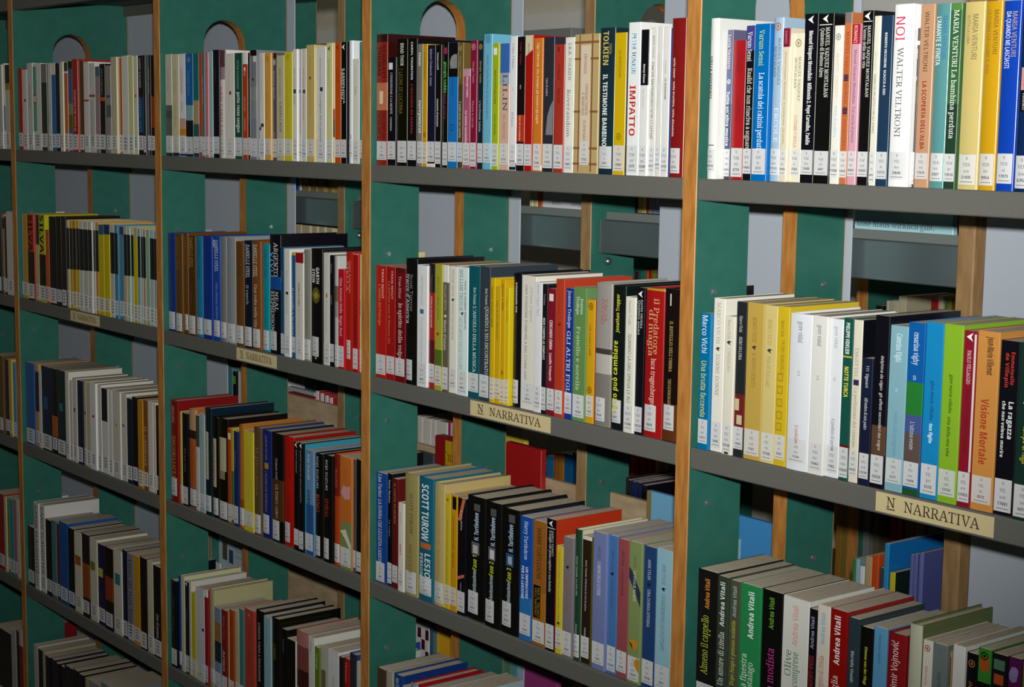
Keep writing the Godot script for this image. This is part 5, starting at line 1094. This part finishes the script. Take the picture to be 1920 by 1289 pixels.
7838 164 2155 1396 108 b01c20 p TAN|red paperback with pink lettering, 28th from the green panel, shelf stickered TAN|T~34~228~e0a8a0~30~0~s~Tharoor|L~797~972~6~94
8017 266 2305 1529 104 30343c h TAN|dark green hardback with blue cover, 29th from the green panel, shelf stickered TAN|L~806~952~8~90|S~2450b0
8334 146 2216 1434 74 c8c8c4 p TAN|light grey paperback, 30th from the green panel, shelf stickered TAN|L~798~950~6~94"""],
	[1, 1, "", false, """415 280 2134 1383 64 b02424 p -||L~791~958~6~94
698 281 2095 1359 83 d8d4d0 p -||R~367~399~30~70~8c2c2c|L~787~981~6~94
1008 367 2255 1458 75 d0d0c8 p -||T~244~522~8c8478~30~0~s~Saramago|L~803~960~6~94
1378 525 2234 1445 84 d8d8d0 p -||R~36~779~0~45~6ab0a0|R~359~459~5~42~b04438|R~374~444~12~36~e0d8cc|L~801~973~6~94
1945 361 2210 1430 69 2a3830 p -||C~1~214~84887c|L~801~959~6~94
2308 190 2228 1441 112 d0ccc0 p -||T~419~756~8c8478~30~0~s~Saviano|L~807~973~6~94
2596 254 2218 1435 74 1a78b8 p -||C~1~133~dcd8cc|L~805~959~6~94
2864 267 2204 1427 70 141830 p -||L~799~959~6~94
3134 208 2237 1447 72 d8d4b8 p -||L~801~982~6~94
3345 215 2223 1438 94 d8703c p -||C~1~102~1c3a1c|C~102~123~e0e0d8|L~799~973~6~94
3563 249 2239 1448 107 4a6a9c p -||C~1~82~1c2c1c|C~464~589~8c9c80|C~589~748~6a7020|L~800~982~6~94
3863 330 2283 1475 87 b82820 p -||U~331~775~f0e0d8~30~0~s~Il treno dei barboni|L~810~974~6~94
4197 274 2235 1446 120 6a4420 p -||L~806~973~6~94
4498 317 2204 1427 107 d8d4cc p -||R~416~437~0~100~c85030|L~805~950~6~94
4834 354 2164 1402 100 d0ccc8 p -||R~352~377~0~100~a85048|T~410~896~6c6864~30~0~s~LETTERA DI NESSUNO|L~799~949~6~94
5225 244 2072 1345 85 a89098 p -||C~1~115~4c7484|L~785~957~6~94
5486 306 2128 1379 80 1a1814 p -||R~373~414~0~100~d86c20|T~54~344~9c988c~30~0~s~DOLOROSO|L~791~958~6~94
5795 266 2081 1350 104 a09894 p -||R~336~362~0~90~2c50b0|C~449~588~606864|L~793~957~6~94
6158 317 2273 1470 66 cbc3a3 p -||L~810~952~6~94
6478 183 2250 1455 116 c86e1c p -||L~802~982~6~94
6721 328 2285 1477 91 d6d6d0 p -||L~808~982~6~94
7112 259 2268 1466 63 dad79c p -||L~803~982~6~94
7374 214 2268 1466 69 d6d2c2 p -||R~388~419~40~70~b84c3c|L~803~951~6~94
7591 265 2266 1465 78 1a1c24 p -||C~419~779~17486c|T~27~323~d0d0d0~30~0~n~HARRY SHEARER|T~428~770~4c94c8~40~0~n~LETERNO APEX|L~806~951~6~94
7887 108 2268 1466 65 15161a p -||L~809~974~6~94
7998 164 2269 1467 118 14151a p -||T~134~386~c8c8c0~30~0~n~JAVIER SIERRA|L~804~952~6~94
8268 190 2247 1453 69 16161a p -||C~408~722~a04420|L~805~951~6~94"""],
	[1, 2, "", false, """296 85 2248 1453 105 4a8aa8 p -||L~802~960~6~94
438 312 2262 1462 86 d8a830 p -||L~807~960~6~94
804 443 2274 1470 67 c83c1c p -||T~10~428~1a1410~60~0~b~SILVA|C~435~1000~1a1a18|L~808~982~6~94
1250 228 2277 1472 111 d0c088 p -||C~0~344~1a2040|L~803~974~6~94
1564 413 2298 1485 78 d0d020 p -||T~6~436~16160f~60~0~b~SILVA|C~451~976~16160f|L~809~974~6~94
1981 232 1920 1250 81 d8601c p -||L~770~969~6~94
2217 446 2278 1472 86 151412 p -||L~811~982~6~94
2706 304 2300 1486 71 1a1614 p -||L~813~952~6~94
3013 278 2313 1494 80 2a1a14 p -||L~808~983~6~94
3294 154 2239 1448 103 d0c8b0 p -||C~89~557~1c2226|T~119~541~3c4448~30~0~s~Simenon Il commissario|L~800~973~6~94
3452 163 2238 1448 113 d8b828 p -||C~89~555~1c2226|T~119~540~3c4448~30~0~s~Simenon Il commissario|L~805~951~6~94
3644 212 2242 1450 104 d89c2c p -||C~88~552~1c2226|T~118~537~3c4448~30~0~s~Simenon Il commissario|L~799~982~6~94
3859 168 2252 1456 114 d4c038 p -||C~88~548~1c2226|T~117~533~3c4448~30~0~s~Simenon Il commissario|L~805~973~6~94
4122 241 2251 1455 76 c8d0cc p -||C~87~544~1c2226|T~116~529~3c4448~30~0~s~Simenon Il commissario|L~803~960~6~94
4399 270 2255 1458 63 c8c8c0 p -||C~86~540~1c2226|T~115~525~3c4448~30~0~s~Simenon Il commissario|L~802~951~6~94
4678 228 2262 1463 62 ccc8c0 p -||C~86~536~1c2226|T~115~521~3c4448~30~0~s~Simenon Il commissario|L~808~973~6~94
4909 107 2262 1462 100 c4c4c0 p -||C~86~535~1c2226|T~115~520~3c4448~30~0~s~Simenon Il commissario|L~810~973~6~94
5019 171 2261 1462 109 dca450 p -||C~85~533~1c2226|T~114~519~3c4448~30~0~s~Simenon Il commissario|L~804~960~6~94
5193 310 2223 1439 112 e0c818 p -||C~0~108~2c6c94|L~805~960~6~94
5570 318 2244 1451 85 e2ca14 p -||C~0~106~1c3c6c|L~804~951~6~94
5891 231 2258 1460 98 c4c4c4 p -||C~84~524~1c2226|T~112~510~3c4448~30~0~s~Simenon Il commissario|L~800~982~6~94
6186 178 2258 1460 72 4c90b0 p -||C~84~522~1c2226|T~112~508~3c4448~30~0~s~Simenon Il commissario|L~805~960~6~94
6367 243 2233 1444 111 5c98b8 p -||C~0~84~1c5480|L~800~960~6~94
6693 175 2253 1457 75 d8b898 p -||C~83~518~1c2226|T~111~504~3c4448~30~0~s~Simenon Il commissario|L~800~951~6~94
6871 170 2252 1456 78 b0d0bc p -||C~83~516~1c2226|T~111~502~3c4448~30~0~s~Simenon Il commissario|L~805~960~6~94
7045 135 2253 1457 98 d0c8b4 p -||C~82~515~1c2226|T~110~501~3c4448~30~0~s~Simenon Il commissario|L~804~960~6~94
7216 206 2259 1460 83 e0cc1c p -||C~0~113~c8c484|L~808~973~6~94
7437 134 2244 1452 79 90b4c4 p -||C~82~512~1c2226|T~110~498~3c4448~30~0~s~Simenon Il commissario|L~804~982~6~94
7574 100 2243 1451 101 c8c0b4 p -||C~82~512~1c2226|T~110~498~3c4448~30~0~s~Simenon Il commissario|L~802~951~6~94
7707 133 2243 1451 88 c8a890 p -||C~82~510~1c2226|T~109~496~3c4448~30~0~s~Simenon Il commissario|L~806~951~6~94
7843 176 2234 1445 102 98c0a8 p -||L~805~951~6~94
8022 219 2230 1443 108 b8c8c8 p -||C~81~509~1c2226|T~109~495~3c4448~30~0~s~Simenon Il commissario|L~801~982~6~94
8317 123 2230 1443 73 a8b8b8 p -||C~81~507~1c2226|T~109~493~3c4448~30~0~s~Simenon Il commissario|L~802~982~6~94"""],
	[1, 3, "", false, """405 593 2229 1442 88 2f6ab0 p -||L~804~982~6~94
1000 237 2238 1448 112 d0a068 p -||C~92~572~3a1c14|L~807~951~6~94
1285 182 2106 1366 95 d0d0cc p -||L~792~957~6~94
1482 654 2252 1457 94 162a48 p -||R~359~510~20~60~2c6090|L~805~982~6~94
2138 338 2256 1459 97 1a1214 p -||C~554~798~c8641c|L~808~951~6~94
2487 530 2265 1464 96 12383a p -||R~380~472~30~70~2c8490|L~808~974~6~94
3068 241 2285 1477 77 d8d4c8 p -||L~803~952~6~94
3312 183 2085 1353 88 d2cec4 p -||L~790~981~6~94
3543 266 2182 1413 72 d0ccc4 p -||R~353~400~30~60~7c2c20|L~801~959~6~94
3812 312 2154 1395 83 1a2440 p -||L~795~972~6~94
4127 160 2160 1399 116 ccc0a0 p -||R~354~391~30~70~4c2c20|L~794~981~6~94
4410 248 2170 1406 66 c8c0a8 p -||L~795~972~6~94
4676 302 2207 1428 61 d8d8d8 p -||R~368~399~30~70~c03c50|L~805~950~6~94
4981 227 2191 1419 104 d4d0c8 p -||L~802~982~6~94
5211 387 2134 1383 113 d6d6d4 p -||R~0~385~0~85~17171a|L~789~958~6~94
5665 218 2151 1394 87 d8d6d0 p -||L~791~981~6~94
5901 440 2172 1407 82 d0ccc0 p -||R~372~404~40~60~c89434|L~799~949~6~94
6344 306 2160 1399 110 d4cec2 p -||R~355~385~20~50~6c5c50|L~801~958~6~94
6666 280 2072 1345 105 1c2238 p -||L~790~957~6~94
6949 266 2145 1390 116 141418 p -||L~793~949~6~94
7331 273 2127 1379 69 d09020 p -||L~792~972~6~94
7606 231 2159 1398 86 905a2c p -||T~295~735~d8c8b0~40~0~s~IL CANNONE|L~800~958~6~94
7840 267 2155 1396 95 d8d4c8 p -||L~793~949~6~94
8117 124 2151 1394 94 d4d0b8 p -||L~795~949~6~94
8266 99 2116 1372 85 14161a p -||L~787~948~6~94"""],
	[1, 4, "", false, """296 436 1651 1083 89 1a1a1e p -||L~737~945~6~94
814 331 2410 1554 67 d0d0cc p -||T~34~823~2c2c2c~50~0~n~KARIN SLAUGHTER|L~815~983~6~94
1148 361 2416 1558 94 d8d8d4 p -||T~32~795~2c2c2c~50~0~n~KARIN SLAUGHTER|L~817~975~6~94|S~d4d4d0
1513 388 2071 1344 102 1a1820 p -||L~786~947~6~94
1904 318 2124 1377 104 5a8a90 p -||L~793~958~6~94
2225 167 2081 1350 116 6a2a30 p -||L~786~947~6~94
2447 522 2197 1422 98 1d5cac p -||L~796~959~6~94
2972 395 2130 1380 111 14140f p -||L~796~958~6~94
3436 472 2121 1375 84 d8d4c0 p -||R~289~406~10~85~b06a1c|L~787~948~6~94
3950 432 2180 1412 69 2a1c1c p -||C~351~764~a8581c|L~800~950~6~94
4385 443 2149 1392 90 d4d0bc p -||R~280~384~10~70~7c8c2c|L~794~949~6~94
4830 422 2084 1352 107 24204c p -||R~298~404~10~70~d8c850|L~790~957~6~94
5334 440 2113 1370 73 1a120e p -||C~353~643~a8401c|L~789~957~6~94
5777 478 2142 1388 94 d4d0c0 p -||R~276~408~20~80~2c8c94|L~797~949~6~94
6257 261 2217 1435 114 141c38 p -||L~801~973~6~94
6521 361 2200 1424 116 9090a0 p -||T~70~909~3c3c48~50~0~n~Uno di noi Smith|L~795~982~6~94
6900 339 2217 1435 111 dca424 p -||L~802~959~6~94
7322 352 2271 1468 75 1c1414 p -||L~809~982~6~94
7677 316 2255 1458 92 d4ccb0 p -||L~808~960~6~94
8033 431 2222 1438 75 15151f p -||T~523~786~d0d0d0~30~0~n~Uno di potere|L~806~982~6~94"""],
	[1, 5, "", false, """537 302 2307 1490 87 c8c4bc p -||L~809~952~6~94
841 246 2259 1461 90 141414 p -||L~803~973~6~94
1090 176 2258 1460 112 c0b89c p -||L~803~951~6~94
1380 340 2222 1438 68 15151a p -||L~799~959~6~94
1723 282 2222 1438 92 1a1f3c p -||L~799~973~6~94
2078 218 2209 1430 64 1a1a1a p -||L~803~950~6~94
2299 284 2175 1409 109 24202a p -||L~798~982~6~94
2607 547 2277 1472 101 1a1a20 p -||L~802~974~6~94
3200 318 2329 1504 84 141414 p -||L~812~974~6~94
3566 314 2316 1496 66 15161a p -||L~807~983~6~94
3883 196 2270 1467 118 c4bc7c p -||L~805~960~6~94
4101 778 2279 1473 110 a8a8ac p -||L~810~961~6~94
4957 1004 2463 1587 76 8c94a0 p -||L~823~976~6~94"""],
	[0, 1, "", false, """7289 557 2265 1464 83 c8c8bc p -||L~805~960~6~94
7849 108 2292 1481 114 d0d4d4 p -||C~493~788~4c60b0|L~811~974~6~94
8046 310 2249 1454 83 d0ccb8 p -||C~1~219~24201c|C~219~297~b08c40|L~800~973~6~94"""],
	[0, 2, "", false, """6812 689 2200 1424 85 1c1c1c p -||L~796~973~6~94
7505 145 2185 1415 117 b09468 p -||C~49~182~2c2418|L~794~959~6~94
7749 144 2127 1379 82 1c1c20 p -||L~793~972~6~94
7921 504 2266 1465 76 d2cec6 p -||L~809~960~6~94"""],
	[0, 3, "", false, """6727 712 2190 1418 61 6c5430 p -||L~798~959~6~94
7442 255 2117 1373 117 3a2448 p -||L~797~948~6~94
7800 219 2162 1401 80 d0b850 p -||L~793~958~6~94
8022 198 2090 1356 116 5098c8 p -||L~792~981~6~94"""],
	[0, 4, "", false, """6508 714 2184 1414 76 a82c28 p -||L~795~950~6~94
7235 179 2140 1387 73 d0c8a8 p -||L~798~949~6~94
7417 149 2140 1387 92 7c8c2c p -||L~794~949~6~94
7568 275 2153 1395 101 34a4b8 p -||L~800~972~6~94
7907 237 2194 1420 80 c07880 p -||L~798~950~6~94
8147 203 2211 1431 85 d0ccc8 p -||L~796~959~6~94"""],
	[0, 5, "", false, """6192 1286 2153 1395 91 141414 p -||L~800~972~6~94
7558 369 2355 1520 61 b8bcb4 p -||L~815~953~6~94
7931 175 2405 1551 69 141414 p -||L~820~975~6~94
8109 253 2505 1613 76 902428 p -||C~0~193~c8c4bc|L~826~976~6~94"""],
]

const REAR_ITEMS := """E book 7534 170 -935 2000 -4300 1900 2c54c8 -|bright blue book on rear steel shelf, number one after the white board edge|
E book 7728 79 -935 2040 -4300 1900 d8d4cc -|thin white book on rear steel shelf, number two after the white board edge|
E book 7826 357 -935 2080 -4300 1900 a08c50 -|thick tan book on rear steel shelf, number three after the white board edge|
E book 8265 283 -935 2120 -4300 1900 988650 -|tan book on rear steel shelf, number four after the white board edge|
E book 8604 292 -935 2160 -4300 1900 a48e54 -|tan book on rear steel shelf, number five after the white board edge|
E book 9062 202 -935 2200 -4300 1900 a08a4c -|tan book on rear steel shelf, number six after the white board edge|
E book 16851 99 -935 2000 -4300 1900 d8d0a8 -|thin cream book left of white picture book on rear steel shelf|
E book 16965 137 -935 2000 -4300 1900 d8d0a0 -|cream book left of white picture book on rear steel shelf|
E book 17120 136 -935 2000 -4300 1900 d8601c -|orange book left of white picture book on rear steel shelf|
F picture_book 17274 2260 -935 2150 -4300 120 d4d8e2 -|white picture book turned cover-out on the rear steel shelf|H~920~935~5c6070~3~-30~n~BASTEI|H~925~940~5c5c50~3~10~n~Oetinger Verlag Reihe
E book 18461 49 -935 1900 -5600 600 3c9c3c -|thin green book beside white board above the steel ledge|
E book 18522 38 -935 1940 -5600 600 a8c838 -|thin lime green book beside white board above the steel ledge|
E book 18571 49 -935 1980 -5600 600 2c4cb0 -|thin blue book beside white board above the steel ledge|
E book 18631 65 -935 1900 -5600 600 1c2c6c -|thin navy blue book beside white board above the steel ledge|
E book 18713 138 -935 1940 -5600 600 d8c050 -|thin yellow book beside white board above the steel ledge|
E book 18865 80 -935 1980 -5600 600 dcd4b8 -|thin cream book beside white board above the steel ledge|
E book 18956 69 -935 1900 -5600 600 a06038 -|thin brown book beside white board above the steel ledge|
E book 19037 56 -935 1940 -5600 600 dcac60 -|thin tan book beside white board above the steel ledge|
E book 19112 101 -935 1980 -5600 600 8ca8dc -|thin light blue book beside white board above the steel ledge|
E book 19224 126 -935 1900 -5600 600 9cb4e4 -|thin pale blue book beside white board above the steel ledge|
F picture_book 25399 1976 -935 2400 -4300 120 a8d4dc -|pale blue picture book with blue print on the rear steel ledge|H~935~955~4c7484~5~-22~s~ob es die böse Maus wirklich gibt.
E book 7556 266 -4400 2770 -4300 1900 d0c4a0 -|cream book under the rear steel ledge, first from the white board|
E book 7854 365 -4400 2785 -4300 1900 d0c4a0 -|cream book under the rear steel ledge, second from the white board|
E book 8326 246 -4400 2808 -4300 1900 d0c4a0 -|cream book under the rear steel ledge, third from the white board|
E book 8653 267 -4400 2824 -4300 1900 d0c4a0 -|cream book under the rear steel ledge, fourth from the white board|
E book 9013 263 -4400 2842 -4300 1900 d0c4a0 -|cream book under the rear steel ledge, fifth from the white board|
E book 13041 202 -8600 2841 -4200 2000 d0ccc4 -|narrow white book standing behind the dark red box|
E book 13255 312 -8600 2836 -4200 2000 d0ccc4 -|thick white book standing behind the dark red box|
E book 13578 185 -8600 2846 -4200 2000 d0ccc4 -|slim white book standing behind the dark red box|
E book 13775 406 -8600 2839 -4200 2000 d0ccc4 -|broad white book standing behind the dark red box|
E book 14223 78 -8600 2880 -4200 1900 b02468 -|thin magenta book standing behind the dark red box|
E book 14317 151 -8600 2861 -4200 1900 d8d4dc -|white book beside thin magenta book behind the slotted panel|
F storage_box 14432 747 -8600 2665 -3700 240 8c1418 -|dark red box with a yellow oval behind the slotted panel|R~20~420~52~100~d0b020|H~150~200~8c1c14~26~30~s~Ture
F picture_book 13515 661 -8600 2162 -3850 120 3a444a -|dark slate book leaning before white books behind the panel|
F picture_book 16817 1163 -8600 2886 -3800 140 a01818 -|dark red board book with rounded corner above the plywood bin|
F picture_book 15763 679 -8600 2761 -4600 120 c8b83c -|mustard yellow book standing behind the dark red board book|
E book 19864 34 -8600 2581 -4400 2000 20222c -|first dark book poking out above the plywood bin|
E book 19891 114 -8600 2547 -4400 2000 2a1c20 -|second dark book poking out above the plywood bin|
E book 20017 132 -8600 2544 -4400 2000 1c2858 -|third dark book poking out above the plywood bin|
E book 20161 131 -8600 2548 -4400 2000 242450 -|fourth dark book poking out above the plywood bin|
E book 20309 149 -8600 2522 -4400 2000 141820 -|fifth dark book poking out above the plywood bin|
F picture_book 21329 896 -8600 2691 -3600 120 78b4dc -|light blue picture book with black print behind the plywood bin|R~0~1000~0~14~a08c58|H~470~500~2c4460~7~0~n~Opera il poi|H~540~570~2c4460~7~4~n~scoltare i suoni|H~610~640~2c4460~7~8~n~dei bambini
F picture_book 23447 1101 -8600 2668 -3600 120 4494d4 -|bright blue picture book seen through the slotted panel|R~520~700~12~20~d8dce0|H~340~370~14304c~5~5~n~Il piccolo orso, si ha|H~400~430~14304c~5~8~n~ogni dono che gli|H~460~490~14304c~5~5~n~facevamo ogni g|H~520~550~14304c~5~8~n~insieme a lui
E book 26240 54 -8600 2451 -3600 2000 3c8c4c -|thin green picture book in the bin beside the wooden post|
E book 26307 75 -8600 2458 -3600 2000 a0bccc 8ca8b8|pale blue picture book in the bin beside the wooden post|
E book 26397 96 -8600 2363 -3600 2000 d4dce4 2c54a8|white picture book in the bin beside the wooden post|
E book 26505 126 -8600 2540 -3600 2000 c8ac78 -|tan picture book in the bin beside the wooden post|
E book 26645 60 -8600 2599 -3600 2000 d8481c e05424|red orange picture book in the bin beside the wooden post|
E book 26716 57 -8600 2614 -3600 2000 dc5c28 e05424|bright orange picture book in the bin beside the wooden post|
E book 26794 94 -8600 2425 -3600 2000 484c58 -|slim slate grey picture book in the bin beside the wooden post|
E book 26878 91 -8600 2834 -3600 2600 3c9cd8 1c80d0|big bright blue picture book in the bin beside the wooden post|
E book 27004 104 -8600 2395 -3600 2000 d8d030 1c3028|yellow and dark green picture book in the bin beside the wooden post|
E book 27386 59 -8600 2764 -3600 2600 7078b8 5c64a8|first violet picture book in the bin beside the wooden post|
E book 27455 70 -8600 2790 -3600 2600 7078b8 5c64a8|second violet picture book in the bin beside the wooden post|
E book 27563 76 -8600 2827 -3600 2600 787fc0 5c64a8|third violet picture book in the bin beside the wooden post|
E book 5336 179 -8600 3051 -3600 1900 5c94a0 -|thin teal magazine beside the white board and wooden slot edge|
E book 5542 155 -8600 2997 -3600 1900 1c2018 -|thin black folder with green spot beside wooden slot edge|R~40~110~0~90~6cc030
E book 5817 158 -8600 3015 -3600 1900 d4d8dc -|thin white magazine beside the wooden slot edge|
F picture_book 6865 1322 -8600 2701 -4450 150 a8b0b4 -|grey book standing behind red book above the plywood bin|
F picture_book 7376 1263 -8600 2648 -4150 200 b02424 -|red book just above the plywood bin edge|
E book 8644 148 -8600 2835 -4200 1900 dcdce0 b02430|white and red booklet above the plywood bin, first in the row|
E book 8866 146 -8600 2811 -4200 1900 dcdce0 b02430|white and red booklet above the plywood bin, second in the row|
E book 9087 145 -8600 2787 -4200 1900 dcdce0 b02430|white and red booklet above the plywood bin, third in the row|
E book 9285 144 -8600 2760 -4200 1900 dcdce0 b02430|white and red booklet above the plywood bin, fourth in the row|
F wall_poster 4694 1364 -13600 3642 -3600 40 b8c8d4 -|pale grey notice with two small pictures behind the slotted panel|R~0~210~16~34~5c5c3c|R~120~220~42~58~3c5c88|H~70~85~5c6878~4~34~n~avviso ai lettori|H~110~125~5c6878~4~34~n~orario estivo|H~150~165~5c6878~4~34~n~della biblioteca
F wall_poster 4694 351 -13600 2777 -3450 40 e0e4e6 -|small white card tucked below the pale grey notice|
F picture_book 13620 650 -13600 3311 -3700 120 dcd8e0 -|checkered white and dark red book behind the slotted panel|R~30~100~32~52~5c1c20|R~30~100~78~98~5c1c20|R~105~175~55~75~5c1c20|R~180~250~32~52~5c1c20|R~180~250~78~98~5c1c20|R~255~325~55~75~5c1c20|R~330~400~32~52~5c1c20|R~330~400~78~98~5c1c20
E book 14284 150 -13600 3272 -3700 1900 4c7890 -|blue grey book between checkered book and yellow folder|
F picture_book 14307 729 -13600 3342 -3800 120 e8b020 -|plain yellow folder seen through the slotted panel|
F picture_book 16821 612 -13600 3360 -3700 120 5c9ca0 -|teal and green picture book beside the magenta folder|R~0~300~30~60~6c9c70
F picture_book 17383 202 -13600 3313 -3750 120 a8b0cc -|pale lilac picture book between teal book and magenta folder|
F picture_book 17724 1063 -13600 3401 -3650 120 9c3c7c -|plain magenta folder standing behind the lowest shelf|"""
const FAR_BOOKS := """9216 301 -8056 2c80c0
9522 106 -7926 b0682c
9743 192 -7890 c88430
9970 311 -7876 2070b0
10297 188 -7800 1c60a0
12582 157 -7452 c8481c
12755 140 -7424 b03020
12973 201 -7388 b82c20
13235 168 -7346 a83420
13419 152 -7316 8c1c18
20301 186 -2957 1c1c20
20581 74 -2833 c8c4b0
20668 74 -2835 b8b498
20753 146 -2818 c4c0a8
20905 205 -2697 ccc4a4
21754 175 -2682 a02c24
21936 116 -2599 c8b89c
22100 69 -2623 4c7c38
22180 80 -2616 8c7c30
12584 153 -2788 4c2440
12754 102 -2764 2c7c40
12862 88 -2745 1c7c90
13007 84 -2734 d86c20
13097 110 -2716 b83020
13224 106 -2702 7c9c28
13340 99 -2687 c89c78
13456 132 -2667 c84028
19440 167 -7329 a87830
19615 192 -7324 8c8040
20038 146 -7272 7c4a24
20200 161 -7242 8c8c8c
20491 143 -7201 6c6450
20935 172 -7131 8c4424
21123 155 -7109 9c5030
21340 245 -7081 8c6838
21600 257 -7033 8c7040
21947 209 -6968 607078"""
